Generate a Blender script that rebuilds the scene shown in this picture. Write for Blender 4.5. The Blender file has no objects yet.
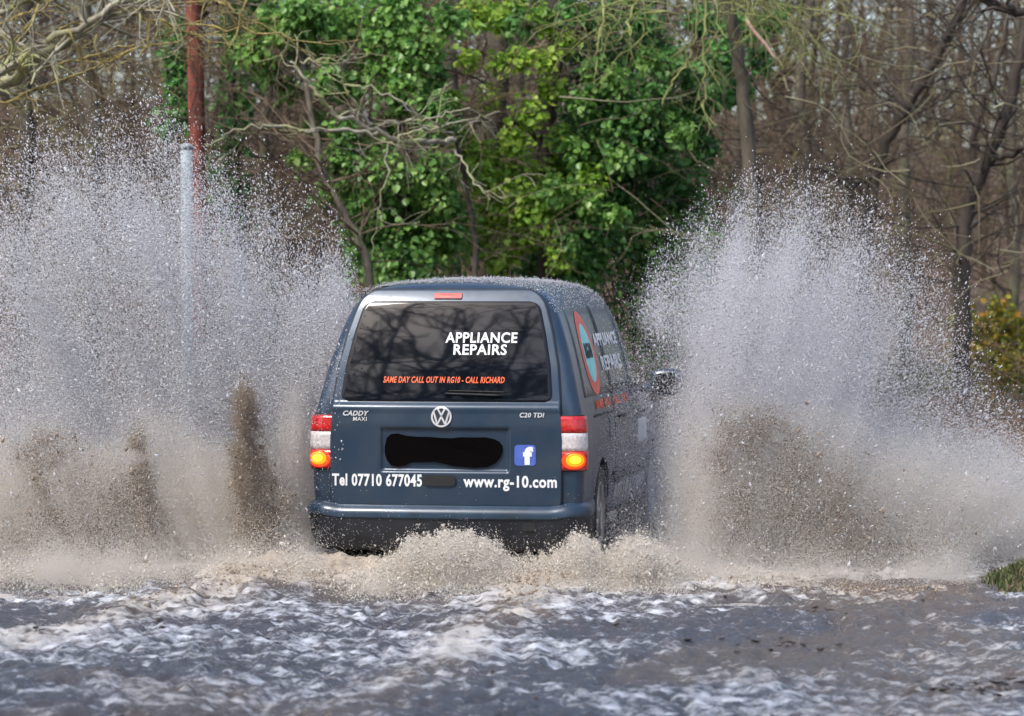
import bpy, bmesh, math, random
import numpy as np
from mathutils import Vector, Matrix

random.seed(7)
RNG = np.random.default_rng(11)
scene = bpy.context.scene
col = scene.collection
R = math.radians

# ------------------------------------------------------------------ camera numbers
F_PX, CAM_H, HORIZON = 3180.0, 1.80, 286.0

def at(px, py, Y):
    """point at depth Y that the photograph shows at (px, py)"""
    return Vector(((px - 512.0) * Y / F_PX, Y, CAM_H - (py - HORIZON) * Y / F_PX))

# ------------------------------------------------------------------ object helpers
def tag(o, label=None, cat=None, group=None, kind=None):
    if label: o['label'] = label
    if cat: o['category'] = cat
    if group: o['group'] = group
    if kind: o['kind'] = kind
    return o

def link(o, parent=None):
    col.objects.link(o)
    if parent: o.parent = parent
    return o

def empty(name, loc=(0, 0, 0), rz=0.0):
    o = bpy.data.objects.new(name, None)
    o.location = loc
    o.rotation_euler = (0, 0, rz)
    o.empty_display_size = 0.2
    return link(o)

def mesh_np(name, verts, faces, smooth=True):
    """verts (N,3); faces: list of integer arrays, each (M,k)"""
    me = bpy.data.meshes.new(name)
    verts = np.asarray(verts, dtype=np.float32)
    me.vertices.add(len(verts))
    me.vertices.foreach_set('co', verts.ravel())
    faces = [np.asarray(f, dtype=np.int32) for f in faces if len(f)]
    loops = np.concatenate([f.ravel() for f in faces])
    sizes = np.concatenate([np.full(len(f), f.shape[1], dtype=np.int32) for f in faces])
    starts = np.concatenate([[0], np.cumsum(sizes)[:-1]]).astype(np.int32)
    me.loops.add(len(loops))
    me.loops.foreach_set('vertex_index', loops)
    me.polygons.add(len(sizes))
    me.polygons.foreach_set('loop_start', starts)
    me.polygons.foreach_set('loop_total', sizes)
    me.polygons.foreach_set('use_smooth', np.full(len(sizes), bool(smooth)))
    me.update(calc_edges=True)
    me.validate()
    return me

def obj(name, me, mat=None, parent=None):
    o = bpy.data.objects.new(name, me)
    if mat is not None:
        me.materials.clear()
        me.materials.append(mat)
    return link(o, parent)

class Buf:
    """collects tubes and polygons into one mesh"""
    def __init__(self):
        self.v, self.f, self.n = [], {}, 0
    def add(self, verts, faces):
        verts = np.asarray(verts, dtype=np.float64)
        for f in faces:
            f = np.asarray(f, dtype=np.int64)
            self.f.setdefault(f.shape[1], []).append(f + self.n)
        self.v.append(verts)
        self.n += len(verts)
    def tube(self, pts, rad, sides=6, cap=True):
        pts = np.asarray(pts, dtype=np.float64)
        rad = np.asarray(rad, dtype=np.float64)
        n = len(pts)
        t = np.gradient(pts, axis=0)
        t /= np.linalg.norm(t, axis=1)[:, None] + 1e-9
        ref = np.array([0.0, 0.0, 1.0]) if abs(t[0, 2]) < 0.8 else np.array([1.0, 0.0, 0.0])
        u = np.cross(t, ref); u /= np.linalg.norm(u, axis=1)[:, None] + 1e-9
        w = np.cross(t, u)
        a = np.arange(sides) * 2 * math.pi / sides
        ring = (np.cos(a)[None, :, None] * u[:, None, :] + np.sin(a)[None, :, None] * w[:, None, :]) * rad[:, None, None]
        V = (pts[:, None, :] + ring).reshape(-1, 3)
        i = np.arange(n - 1)[:, None] * sides
        j = np.arange(sides)[None, :]
        k = (j + 1) % sides
        q = np.stack([i + j, i + k, i + sides + k, i + sides + j], axis=-1).reshape(-1, 4)
        fs = [q]
        if cap:
            fs.append(np.arange(sides)[None, ::-1]); fs.append(((n - 1) * sides + np.arange(sides))[None, :])
        self.add(V, fs)
    def box(self, c, s):
        c = np.array(c, float); s = np.array(s, float) / 2
        V = np.array([[x, y, z] for x in (-1, 1) for y in (-1, 1) for z in (-1, 1)], float) * s + c
        self.add(V, [np.array([[0, 1, 3, 2], [4, 6, 7, 5], [0, 4, 5, 1], [2, 3, 7, 6], [0, 2, 6, 4], [1, 5, 7, 3]])])
    def mesh(self, name, smooth=True):
        return mesh_np(name, np.concatenate(self.v), [np.concatenate(x) for x in self.f.values()], smooth)
    def build(self, name, mat, parent=None, smooth=True):
        return obj(name, self.mesh(name, smooth), mat, parent)

# ------------------------------------------------------------------ noise
def _hash(ix, iy, seed):
    h = (ix.astype(np.int64) * 374761393 + iy.astype(np.int64) * 668265263 + seed * 982451653) & 0x7fffffff
    h = ((h ^ (h >> 13)) * 1274126177) & 0x7fffffff
    return ((h ^ (h >> 16)) & 0xffff) / 65535.0

def vnoise(x, y, seed=0):
    x = np.asarray(x, float); y = np.asarray(y, float)
    ix, iy = np.floor(x), np.floor(y)
    fx, fy = x - ix, y - iy
    fx = fx * fx * fx * (fx * (fx * 6 - 15) + 10); fy = fy * fy * fy * (fy * (fy * 6 - 15) + 10)
    a, b = _hash(ix, iy, seed), _hash(ix + 1, iy, seed)
    c, d = _hash(ix, iy + 1, seed), _hash(ix + 1, iy + 1, seed)
    return (a * (1 - fx) + b * fx) * (1 - fy) + (c * (1 - fx) + d * fx) * fy

def fbm(x, y, octv=4, seed=0, gain=0.5):
    s, amp, tot = 0.0, 1.0, 0.0
    c, sn = math.cos(0.6), math.sin(0.6)
    for k in range(octv):
        s = s + amp * vnoise(x, y, seed + k * 17)
        tot += amp
        amp *= gain
        x, y = (c * x - sn * y) * 2.03 + 5.1, (sn * x + c * y) * 2.03 - 3.7
    return s / tot

def sstep(a, b, x):
    t = np.clip((np.asarray(x, float) - a) / (b - a), 0, 1)
    return t * t * (3 - 2 * t)

# ------------------------------------------------------------------ materials
def mat_new(name):
    m = bpy.data.materials.new(name)
    m.use_nodes = True
    nt = m.node_tree
    return m, nt, nt.nodes['Principled BSDF']

def simple(name, rgb, rough=0.5, metal=0.0, spec=0.5, coat=0.0, var=0.12, scale=9.0, bump=0.0, emit=None, estr=0.0):
    m, nt, b = mat_new(name)
    b.inputs['Roughness'].default_value = rough
    b.inputs['Metallic'].default_value = metal
    b.inputs['Specular IOR Level'].default_value = spec
    b.inputs['Coat Weight'].default_value = coat
    tc = nt.nodes.new('ShaderNodeTexCoord')
    nz = nt.nodes.new('ShaderNodeTexNoise'); nz.inputs['Scale'].default_value = scale; nz.inputs['Detail'].default_value = 5
    nt.links.new(tc.outputs['Object'], nz.inputs['Vector'])
    cr = nt.nodes.new('ShaderNodeValToRGB')
    cr.color_ramp.elements[0].position = 0.3; cr.color_ramp.elements[1].position = 0.7
    cr.color_ramp.elements[0].color = (*[c * (1 - var) for c in rgb], 1)
    cr.color_ramp.elements[1].color = (*[min(1, c * (1 + var)) for c in rgb], 1)
    nt.links.new(nz.outputs['Fac'], cr.inputs['Fac'])
    nt.links.new(cr.outputs['Color'], b.inputs['Base Color'])
    if bump:
        bp = nt.nodes.new('ShaderNodeBump'); bp.inputs['Strength'].default_value = bump; bp.inputs['Distance'].default_value = 0.01
        nt.links.new(nz.outputs['Fac'], bp.inputs['Height']); nt.links.new(bp.outputs['Normal'], b.inputs['Normal'])
    if emit:
        b.inputs['Emission Color'].default_value = (*emit, 1); b.inputs['Emission Strength'].default_value = estr
    return m

def island_ramp(name, stops, rough=0.5, spec=0.3, transl=0.0, noise=0.0, nscale=1.5):
    """one colour per loose piece (leaf, drop, clod), from a ramp of natural variation"""
    m, nt, b = mat_new(name)
    b.inputs['Roughness'].default_value = rough
    b.inputs['Specular IOR Level'].default_value = spec
    g = nt.nodes.new('ShaderNodeNewGeometry')
    cr = nt.nodes.new('ShaderNodeValToRGB')
    el = cr.color_ramp.elements
    while len(el) < len(stops): el.new(0.5)
    for e, (p, c) in zip(el, stops):
        e.position = p; e.color = (*c, 1)
    if noise:
        tc = nt.nodes.new('ShaderNodeTexCoord')
        nz = nt.nodes.new('ShaderNodeTexNoise'); nz.inputs['Scale'].default_value = nscale; nz.inputs['Detail'].default_value = 3
        nt.links.new(tc.outputs['Object'], nz.inputs['Vector'])
        mr = nt.nodes.new('ShaderNodeMapRange'); mr.inputs[1].default_value = 0.3; mr.inputs[2].default_value = 0.7
        nt.links.new(nz.outputs['Fac'], mr.inputs[0])
        mx = nt.nodes.new('ShaderNodeMix'); mx.inputs[0].default_value = noise
        nt.links.new(g.outputs['Random Per Island'], mx.inputs[2]); nt.links.new(mr.outputs[0], mx.inputs[3])
        nt.links.new(mx.outputs[0], cr.inputs['Fac'])
    else:
        nt.links.new(g.outputs['Random Per Island'], cr.inputs['Fac'])
    nt.links.new(cr.outputs['Color'], b.inputs['Base Color'])
    if transl:
        tr = nt.nodes.new('ShaderNodeBsdfTranslucent')
        ms = nt.nodes.new('ShaderNodeMixShader'); ms.inputs[0].default_value = transl
        nt.links.new(cr.outputs['Color'], tr.inputs['Color'])
        nt.links.new(b.outputs[0], ms.inputs[1]); nt.links.new(tr.outputs[0], ms.inputs[2])
        nt.links.new(ms.outputs[0], nt.nodes['Material Output'].inputs['Surface'])
    return m
# ================================================================== the van
def paint_material():
    m, nt, b = mat_new('blue_van_paint')
    tc = nt.nodes.new('ShaderNodeTexCoord')
    nz = nt.nodes.new('ShaderNodeTexNoise'); nz.inputs['Scale'].default_value = 4.0; nz.inputs['Detail'].default_value = 8; nz.inputs['Roughness'].default_value = 0.65
    nt.links.new(tc.outputs['Object'], nz.inputs['Vector'])
    fine = nt.nodes.new('ShaderNodeTexNoise'); fine.inputs['Scale'].default_value = 130.0; fine.inputs['Detail'].default_value = 2
    nt.links.new(tc.outputs['Object'], fine.inputs['Vector'])
    dirt = nt.nodes.new('ShaderNodeValToRGB')
    dirt.color_ramp.elements[0].position = 0.42; dirt.color_ramp.elements[0].color = (0.06, 0.06, 0.06, 1)
    dirt.color_ramp.elements[1].position = 0.75; dirt.color_ramp.elements[1].color = (0.34, 0.34, 0.34, 1)
    nt.links.new(nz.outputs['Fac'], dirt.inputs['Fac'])
    mx = nt.nodes.new('ShaderNodeMix'); mx.data_type = 'RGBA'
    mx.inputs[6].default_value = (0.014, 0.040, 0.078, 1); mx.inputs[7].default_value = (0.10, 0.10, 0.105, 1)
    nt.links.new(dirt.outputs['Color'], mx.inputs[0])
    nt.links.new(mx.outputs[2], b.inputs['Base Color'])
    b.inputs['Metallic'].default_value = 0.25
    rr = nt.nodes.new('ShaderNodeMapRange'); rr.inputs[3].default_value = 0.22; rr.inputs[4].default_value = 0.5
    nt.links.new(nz.outputs['Fac'], rr.inputs[0]); nt.links.new(rr.outputs[0], b.inputs['Roughness'])
    b.inputs['Coat Weight'].default_value = 0.4; b.inputs['Coat Roughness'].default_value = 0.12
    bp = nt.nodes.new('ShaderNodeBump'); bp.inputs['Strength'].default_value = 0.12; bp.inputs['Distance'].default_value = 0.002
    nt.links.new(fine.outputs['Fac'], bp.inputs['Height'])
    nt.links.new(bp.outputs['Normal'], b.inputs['Coat Normal'])
    return m

def glass_material(name, rgb, rough):
    m, nt, b = mat_new(name)
    tc = nt.nodes.new('ShaderNodeTexCoord')
    nz = nt.nodes.new('ShaderNodeTexNoise'); nz.inputs['Scale'].default_value = 22.0; nz.inputs['Detail'].default_value = 4
    nt.links.new(tc.outputs['Object'], nz.inputs['Vector'])
    cr = nt.nodes.new('ShaderNodeValToRGB')
    cr.color_ramp.elements[0].color = (*[c * 0.6 for c in rgb], 1); cr.color_ramp.elements[1].color = (*[c * 1.5 for c in rgb], 1)
    nt.links.new(nz.outputs['Fac'], cr.inputs['Fac']); nt.links.new(cr.outputs['Color'], b.inputs['Base Color'])
    b.inputs['Roughness'].default_value = rough
    b.inputs['IOR'].default_value = 1.52
    b.inputs['Specular IOR Level'].default_value = 0.36
    bp = nt.nodes.new('ShaderNodeBump'); bp.inputs['Strength'].default_value = 0.02; bp.inputs['Distance'].default_value = 0.003
    nt.links.new(nz.outputs['Fac'], bp.inputs['Height']); nt.links.new(bp.outputs['Normal'], b.inputs['Normal'])
    return m

PAINT = paint_material()
GLASS = glass_material('tinted_window_glass', (0.004, 0.006, 0.010), 0.045)
SIDEGLASS = glass_material('spray_filmed_glass', (0.075, 0.08, 0.085), 0.25)
BLACK = simple('black_rubber', (0.012, 0.012, 0.013), 0.6, bump=0.2, scale=40)
PLATE = simple('matt_black_blot', (0.002, 0.0015, 0.0015), 0.9, spec=0.05)
CHROME = simple('chrome_badge', (0.78, 0.79, 0.81), 0.35, metal=0.45)
WHITE = simple('white_vinyl', (0.80, 0.81, 0.83), 0.45, var=0.05)
ORANGE = simple('orange_vinyl', (0.85, 0.13, 0.03), 0.5, var=0.08)
REDRING = simple('red_vinyl', (0.85, 0.13, 0.07), 0.5, var=0.08)
CYAN = simple('pale_cyan_vinyl', (0.30, 0.78, 0.76), 0.5, var=0.1)
DARKINK = simple('dark_ink', (0.025, 0.035, 0.045), 0.6)
FBLUE = simple('blue_vinyl', (0.075, 0.14, 0.50), 0.4, var=0.15, scale=14)
REDLENS = simple('red_lens', (0.55, 0.012, 0.016), 0.12, coat=0.6, var=0.3, scale=60)
CLEARLENS = simple('clear_lens', (0.62, 0.58, 0.58), 0.15, coat=0.5, var=0.25, scale=50)
AMBER = simple('lit_amber_lens', (0.9, 0.25, 0.01), 0.2, emit=(1.0, 0.17, 0.005), estr=0.9)
AMBERRIM = simple('lit_lens_rim', (0.8, 0.06, 0.01), 0.2, emit=(1.0, 0.05, 0.004), estr=0.55)
AMBERCORE = simple('lit_glow_core', (1.0, 0.7, 0.05), 0.2, emit=(1.0, 0.50, 0.01), estr=1.6)
TYRE = simple('wet_tyre_rubber', (0.016, 0.016, 0.017), 0.45, bump=0.3, scale=30)
ALLOY = simple('alloy_rim', (0.55, 0.56, 0.58), 0.3, metal=0.8)

# profile of the body, right half, from sill to roof centre
_PROF = np.array([(0.0, 0.22), (0.55, 0.22), (0.74, 0.23), (0.82, 0.27), (0.85, 0.36), (0.868, 0.50), (0.872, 0.66), (0.872, 0.80), (0.868, 0.92),
                  (0.852, 1.02), (0.832, 1.10), (0.805, 1.22), (0.770, 1.36), (0.728, 1.50), (0.682, 1.63), (0.645, 1.70), (0.600, 1.755),
                  (0.540, 1.790), (0.42, 1.812), (0.25, 1.824), (0.0, 1.830)])
def _resample(P, n):
    d = np.concatenate([[0], np.cumsum(np.linalg.norm(np.diff(P, axis=0), axis=1))])
    # smooth interpolation through a light corner rounding
    t = np.linspace(0, d[-1], n)
    Q = np.stack([np.interp(t, d, P[:, 0]), np.interp(t, d, P[:, 1])], 1)
    for _ in range(2):
        Q[1:-1] = 0.25 * Q[:-2] + 0.5 * Q[1:-1] + 0.25 * Q[2:]
    return Q
PROF = _resample(_PROF, 76)
ROOF = 1.83
ZB = 0.92
def roof_h(s):
    return np.interp(s, [0, 0.3, 0.7, 1.4, 2.2, 2.65, 2.85, 3.1, 3.62, 3.75, 4.1, 4.3, 4.4], [1.815, 1.828, 1.842, 1.850, 1.842, 1.812, 1.75, 1.56, 1.13, 1.06, 0.98, 0.93, 0.92 + 0.001])
def width_k(s):
    return np.interp(s, [0, 3.4, 3.9, 4.2, 4.4], [1, 1, 0.985, 0.94, 0.86])
_LZ = np.linspace(0.1, 2.0, 381)
_LS = np.interp(_LZ, [0.2, 0.45, 0.95, 1.05, 1.3, 1.5, 1.7, 1.78, 1.84, 2.0], [0.02, 0.0, 0.0, 0.012, 0.085, 0.155, 0.235, 0.28, 0.335, 0.40])
for _ in range(160): _LS[1:-1] = 0.25 * _LS[:-2] + 0.5 * _LS[1:-1] + 0.25 * _LS[2:]
def lean(z):
    return np.interp(z, _LZ, _LS)
def warp(s, z):
    k = np.clip(1 - s / 1.1, 0, 1)
    return s + lean(z) * k * k * (3 - 2 * k) if np.ndim(s) else s + lean(z) * k * k * (3 - 2 * k)
_PZ, _PX = PROF[8:, 1], PROF[8:, 0]
def side_x(z):
    return np.interp(z, _PZ, _PX)
def side_pt(sgn, s, z, off=0.0):
    s = np.asarray(s, float); z = np.asarray(z, float)
    h = roof_h(s)
    zt = np.where(z > ZB, ZB + (z - ZB) * (ROOF - ZB) / (h - ZB), z)
    x = side_x(zt) * width_k(s) + off
    return np.stack([sgn * x, warp(s, z), z], -1)
def bulge(x):
    return 0.035 * (1 - np.clip(np.abs(x) / 0.8, 0, 1) ** 2)
def ledge(z):
    return 0.016 * (1 - sstep(1.045, 1.075, z)) + 0.006 * np.exp(-((z - 1.03) / 0.02) ** 2)
def recess(x, z):
    d = np.minimum(np.minimum(0.415 - np.abs(x), z - 0.628), 0.915 - z)
    return 0.023 * sstep(0.0, 0.020, d)
def rear_s(x, z, off=0.0):
    return lean(z) - bulge(x) - off
def gate_s(x, z, off=0.0):
    return rear_s(x, z, 0.012 + off) - ledge(z) + recess(x, z)

VAN_YAW = 9.6
van = empty('panel_van', (-0.415, 20.0, 0.0), R(-VAN_YAW))
tag(van, 'dark blue panel van with white phone number and web address, ploughing through flood water', 'van')

def make_body():
    n = len(PROF)
    full = np.concatenate([PROF, (PROF[::-1] * np.array([-1, 1]))[1:-1]], 0)       # closed loop
    m = len(full)
    d = np.roll(full, -1, 0) - np.roll(full, 1, 0)
    nrm = np.stack([d[:, 1], -d[:, 0]], 1); nrm /= np.linalg.norm(nrm, axis=1)[:, None]
    r = 0.075
    rings = []
    for a in np.linspace(0, 90, 7):
        a = R(a)
        P = full - nrm * r * (1 - math.sin(a))
        s = r * (1 - math.cos(a))
        z = np.minimum(P[:, 1], 1.83)
        rings.append(np.stack([P[:, 0], np.full(m, s), P[:, 1] - (ROOF - roof_h(0.0)) * sstep(ZB, ROOF, P[:, 1])], 1))
    for s in np.concatenate([np.arange(0.11, 3.9, 0.05), np.linspace(3.9, 4.4, 12)]):
        h = float(roof_h(s)); z = full[:, 1]
        zz = np.where(z > ZB, ZB + (z - ZB) * (h - ZB) / (ROOF - ZB), z)
        rings.append(np.stack([full[:, 0] * width_k(s), np.full(m, s), zz], 1))
    V = np.stack(rings, 0)
    V[:, :, 1] = np.vectorize(lambda s, z: float(warp(float(s), float(z))))(V[:, :, 1], V[:, :, 2])
    nr = len(rings)
    i = np.arange(nr - 1)[:, None] * m; j = np.arange(m)[None, :]; k = (j + 1) % m
    quads = np.stack([i + j, i + k, i + m + k, i + m + j], -1).reshape(-1, 4)
    verts = [V.reshape(-1, 3)]
    # rear fill: rows join the two halves of the innermost ring
    ring0 = V[0]
    base = nr * m
    C = 15
    rows = []
    cnt = base
    fill = []
    for q in range(1, n - 1):
        a, b = q, m - q
        t = np.linspace(0, 1, C + 2)[1:-1]
        P = ring0[a][None] * (1 - t)[:, None] + ring0[b][None] * t[:, None]
        P[:, 1] -= bulge(P[:, 0]) - bulge(ring0[a][0])
        fill.append(P)
        rows.append(np.concatenate([[a], cnt + np.arange(C), [b]]))
        cnt += C
    rows = np.array(rows)
    q2 = np.stack([rows[:-1, :-1], rows[:-1, 1:], rows[1:, 1:], rows[1:, :-1]], -1).reshape(-1, 4)
    verts.append(np.concatenate(fill))
    bot = np.stack([np.full(C + 1, 0), rows[0, 1:], rows[0, :-1]], -1)
    top = np.stack([np.full(C + 1, n - 1), rows[-1, :-1], rows[-1, 1:]], -1)
    front = ((nr - 1) * m + np.arange(m))[None, :]
    me = mesh_np('body', np.concatenate(verts), [quads, q2, bot, top, front])
    bm = bmesh.new(); bm.from_mesh(me); bmesh.ops.recalc_face_normals(bm, faces=bm.faces[:]); bm.to_mesh(me); bm.free()
    return me

body_me = make_body()
# wheel arches cut with a boolean
cut = Buf()
for s0 in (0.90, 3.58):
    for sg in (-1, 1):
        a = np.linspace(0, 2 * math.pi, 41)[:-1]
        ring = np.stack([np.zeros(40), s0 + 0.375 * np.cos(a), 0.31 + 0.375 * np.sin(a)], 1)
        V = np.concatenate([ring + [sg * 0.60, 0, 0], ring + [sg * 1.10, 0, 0]])
        j = np.arange(40); k = (j + 1) % 40
        q = np.stack([j, k, k + 40, j + 40], -1)
        if sg > 0: q = q[:, ::-1]
        c0, c1 = np.arange(40)[None, ::-1], (40 + np.arange(40))[None]
        cut.add(V, [q, c0 if sg < 0 else c0, c1])
cut_me = cut.mesh('cut', False)
bm = bmesh.new(); bm.from_mesh(cut_me); bmesh.ops.recalc_face_normals(bm, faces=bm.faces[:]); bm.to_mesh(cut_me); bm.free()
tmp_a = bpy.data.objects.new('body_cutting', body_me); tmp_b = bpy.data.objects.new('arch_cutter', cut_me)
col.objects.link(tmp_a); col.objects.link(tmp_b)
md = tmp_a.modifiers.new('arches', 'BOOLEAN'); md.operation = 'DIFFERENCE'; md.solver = 'EXACT'; md.object = tmp_b
dg = bpy.context.evaluated_depsgraph_get()
new_me = bpy.data.meshes.new_from_object(tmp_a.evaluated_get(dg))
bpy.data.objects.remove(tmp_a); bpy.data.objects.remove(tmp_b)
new_me.name = 'body'
for p in new_me.polygons: p.use_smooth = True
try: new_me.set_sharp_from_angle(angle=R(50))
except Exception: pass
body = obj('body', new_me, PAINT, van)

def rear_grid(name, mat, xfun, z0, z1, sfun, nx=100, nz=110, depth=0.02, zc=None, parent=van, smooth=True):
    """panel over the back of the van: x spans +-xfun(z), surface sfun(x, z), rim folded forward by depth"""
    z = np.linspace(z0, z1, nz)
    u = np.linspace(-1, 1, nx)
    X = u[None, :] * xfun(z)[:, None]; Z = np.repeat(z[:, None], nx, 1)
    S = sfun(X, Z)
    V = np.stack([X, S, Z], -1).reshape(-1, 3)
    i = np.arange(nz - 1)[:, None] * nx; j = np.arange(nx - 1)[None, :]
    q = np.stack([i + j, i + j + 1, i + nx + j + 1, i + nx + j], -1).reshape(-1, 4)
    loop = np.concatenate([np.arange(nx), np.arange(1, nz) * nx + nx - 1, (nz - 1) * nx + np.arange(nx - 2, -1, -1), np.arange(nz - 2, 0, -1) * nx])
    c = V.mean(0)
    e1 = V[loop].copy(); dirn = e1 - c; dirn[:, 1] = 0; dirn /= np.linalg.norm(dirn, axis=1)[:, None]
    e1 += dirn * 0.25 * depth; e1[:, 1] += 0.3 * depth
    e2 = e1 + dirn * 0.05 * depth; e2[:, 1] += 0.7 * depth
    L = len(loop); b = len(V)
    k = np.arange(L); k2 = (k + 1) % L
    r1 = np.stack([loop[k2], loop[k], b + k, b + k2], -1)
    r2 = np.stack([b + k2, b + k, b + L + k, b + L + k2], -1)
    me = mesh_np(name, np.concatenate([V, e1, e2]), [q, r1, r2], smooth)
    return obj(name, me, mat, parent)

def rounded_x(zs, xs, z0, z1, r0, r1):
    def f(z):
        x = np.interp(z, zs, xs)
        d1 = np.clip(r1 - (z1 - z), 0, r1); x = x - (r1 - np.sqrt(np.maximum(r1 * r1 - d1 * d1, 0)))
        d0 = np.clip(r0 - (z - z0), 0, r0); x = x - (r0 - np.sqrt(np.maximum(r0 * r0 - d0 * d0, 0)))
        return x
    return f

gate_x = rounded_x([0.42, 0.83, 1.10, 1.30, 1.50, 1.65, 1.775], [0.735, 0.738, 0.722, 0.70, 0.658, 0.612, 0.56], 0.42, 1.775, 0.03, 0.09)
seal_x = lambda z: gate_x(np.clip(z, 0.43, 1.77)) + 0.010
rear_grid('door_seal', BLACK, seal_x, 0.41, 1.783, lambda x, z: rear_s(x, z, 0.003), 40, 60, 0.004)
gate = rear_grid('tailgate', PAINT, gate_x, 0.42, 1.775, gate_s, 170, 150, 0.012)
win_x = rounded_x([1.075, 1.3, 1.5, 1.70], [0.678, 0.655, 0.615, 0.562], 1.075, 1.702, 0.05, 0.06)
rw = rear_grid('rear_window', GLASS, win_x, 1.075, 1.702, lambda x, z: gate_s(x, z, 0.005), 60, 50, 0.006)

def on_gate(x, z, off):
    return np.stack([x, gate_s(x, z, off), z], -1)
def on_glass(x, z, off):
    return np.stack([x, gate_s(x, z, 0.005 + off), z], -1)

# high brake light
def patch(name, mat, x0, x1, z0, z1, off, thick, r, parent=van, n=8, surf=on_gate):
    """rounded rectangle standing proud of a surface"""
    pts = []
    for cx, cz, a0 in ((x1 - r, z0 + r, -90), (x1 - r, z1 - r, 0), (x0 + r, z1 - r, 90), (x0 + r, z0 + r, 180)):
        for a in np.linspace(a0, a0 + 90, n):
            pts.append((cx + r * math.cos(R(a)), cz + r * math.sin(R(a))))
    pts = np.array(pts)
    c = pts.mean(0)
    inner = c + (pts - c) * (1 - 0.25 * thick / max(x1 - x0, z1 - z0))
    P0 = surf(pts[:, 0], pts[:, 1], off)
    P1 = surf(pts[:, 0], pts[:, 1], off + thick * 0.8)
    P2 = surf(inner[:, 0], inner[:, 1], off + thick)
    C = surf(c[:1], c[1:], off + thick)
    L = len(pts); k = np.arange(L); k2 = (k + 1) % L
    me = mesh_np(name, np.concatenate([P0, P1, P2, C]), [np.stack([k, k2, L + k2, L + k], -1), np.stack([L + k, L + k2, 2 * L + k2, 2 * L + k], -1),
                 np.stack([2 * L + k, 2 * L + k2, np.full(L, 3 * L)], -1)], False)
    return obj(name, me, mat, parent)
hb = patch('high_brake_light', REDLENS, -0.115, 0.065, 1.722, 1.755, 0.0, 0.012, 0.006)

# added black blot that blanks out the plate, uneven in outline, in the recess
def blob_plate():
    top = [(-0.385, 0.79), (-0.372, 0.842), (-0.345, 0.868), (-0.30, 0.872), (-0.25, 0.858), (-0.18, 0.852), (-0.10, 0.852), (-0.02, 0.846), (0.05, 0.845), (0.10, 0.852), (0.18, 0.850), (0.26, 0.852), (0.31, 0.842), (0.345, 0.826), (0.365, 0.80)]
    bot = [(0.368, 0.765), (0.352, 0.725), (0.325, 0.69), (0.27, 0.664), (0.20, 0.66), (0.12, 0.664), (0.06, 0.668), (0.0, 0.683), (-0.06, 0.694), (-0.14, 0.692), (-0.21, 0.69), (-0.25, 0.672), (-0.30, 0.662), (-0.345, 0.672), (-0.372, 0.705), (-0.385, 0.75)]
    P = np.array(top[::-1] + bot[::-1])
    L = len(P)
    s0 = lambda x: rear_s(x, 0.78, 0.012) + 0.023
    V0 = np.stack([P[:, 0], s0(P[:, 0]) - ledge(0.78) - 0.002, P[:, 1]], -1)
    V1 = V0 - [0, 0.012, 0]
    k = np.arange(L); k2 = (k + 1) % L
    me = mesh_np('number_plate', np.concatenate([V0, V1]), [np.stack([k, k2, L + k2, L + k], -1), (L + np.arange(L))[None]], False)
    o = obj('number_plate', me, PLATE, van)
    o['label'] = 'number plate blanked out by an added plain matt black blot with an uneven outline'
blob_plate()
patch('tailgate_handle', BLACK, -0.135, 0.075, 0.545, 0.612, 0.001, 0.012, 0.03)

# ------------------------------------------------------------------ lettering
def text_mesh(body, x0, x1, z0, z1, fn, bold=0.03, shear=0.0, depth=0.0025, sgn=1, keep=False):
    cu = bpy.data.curves.new('txt', 'FONT')
    cu.body = body; cu.size = 1.0; cu.offset = bold; cu.shear = shear; cu.space_character = 1.08; cu.extrude = 0.5; cu.resolution_u = 3
    o = bpy.data.objects.new('txt', cu); col.objects.link(o)
    d = bpy.context.evaluated_depsgraph_get()
    me = bpy.data.meshes.new_from_object(o.evaluated_get(d))
    bpy.data.objects.remove(o)
    n = len(me.vertices)
    co = np.zeros(n * 3); me.vertices.foreach_get('co', co); co = co.reshape(-1, 3)
    lo, hi = co.min(0), co.max(0)
    u = (co[:, 0] - lo[0]) / (hi[0] - lo[0]); v = (co[:, 1] - lo[1]) / (hi[1] - lo[1])
    if sgn < 0: u = 1 - u
    X = x0 + (x1 - x0) * u; Z = z0 + (z1 - z0) * v
    front = co[:, 2] > 0
    P0, P1 = fn(X, Z, 0.001), fn(X, Z, 0.001 + depth)
    co = np.where(front[:, None], P1, P0)
    me.vertices.foreach_set('co', co.astype(np.float32).ravel())
    me.materials.clear()
    me.update()
    return me
def lettering(body, mat, x0, x1, z0, z1, fn, label, parent=van, name='lettering', **kw):
    o = obj(name, text_mesh(body, x0, x1, z0, z1, fn, **kw), mat, parent)
    o['label'] = label
    return o
lettering('APPLIANCE', WHITE, -0.020, 0.438, 1.441, 1.508, on_glass, 'white capitals on the rear window, upper word', bold=0.022, parent=rw)
lettering('REPAIRS', WHITE, 0.036, 0.376, 1.366, 1.433, on_glass, 'white capitals on the rear window, lower word', bold=0.022, parent=rw)
lettering('SAME DAY CALL OUT IN RG10 - CALL RICHARD', ORANGE, -0.405, 0.372, 1.190, 1.230, on_glass, 'small orange slogan across the rear window', bold=0.02, shear=0.2, parent=rw)
lettering('Tel 07710 677045', WHITE, -0.727, -0.142, 0.538, 0.618, on_gate, 'white telephone number on the tailgate', bold=0.03, parent=gate)
lettering('www.rg-10.com', WHITE, 0.122, 0.712, 0.516, 0.614, on_gate, 'white web address on the tailgate', bold=0.03, parent=gate)
lettering('CADDY', CHROME, -0.655, -0.485, 0.982, 1.014, on_gate, 'chrome model name badge', bold=0.03, shear=0.3, depth=0.006, parent=gate, name='badge')
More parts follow.
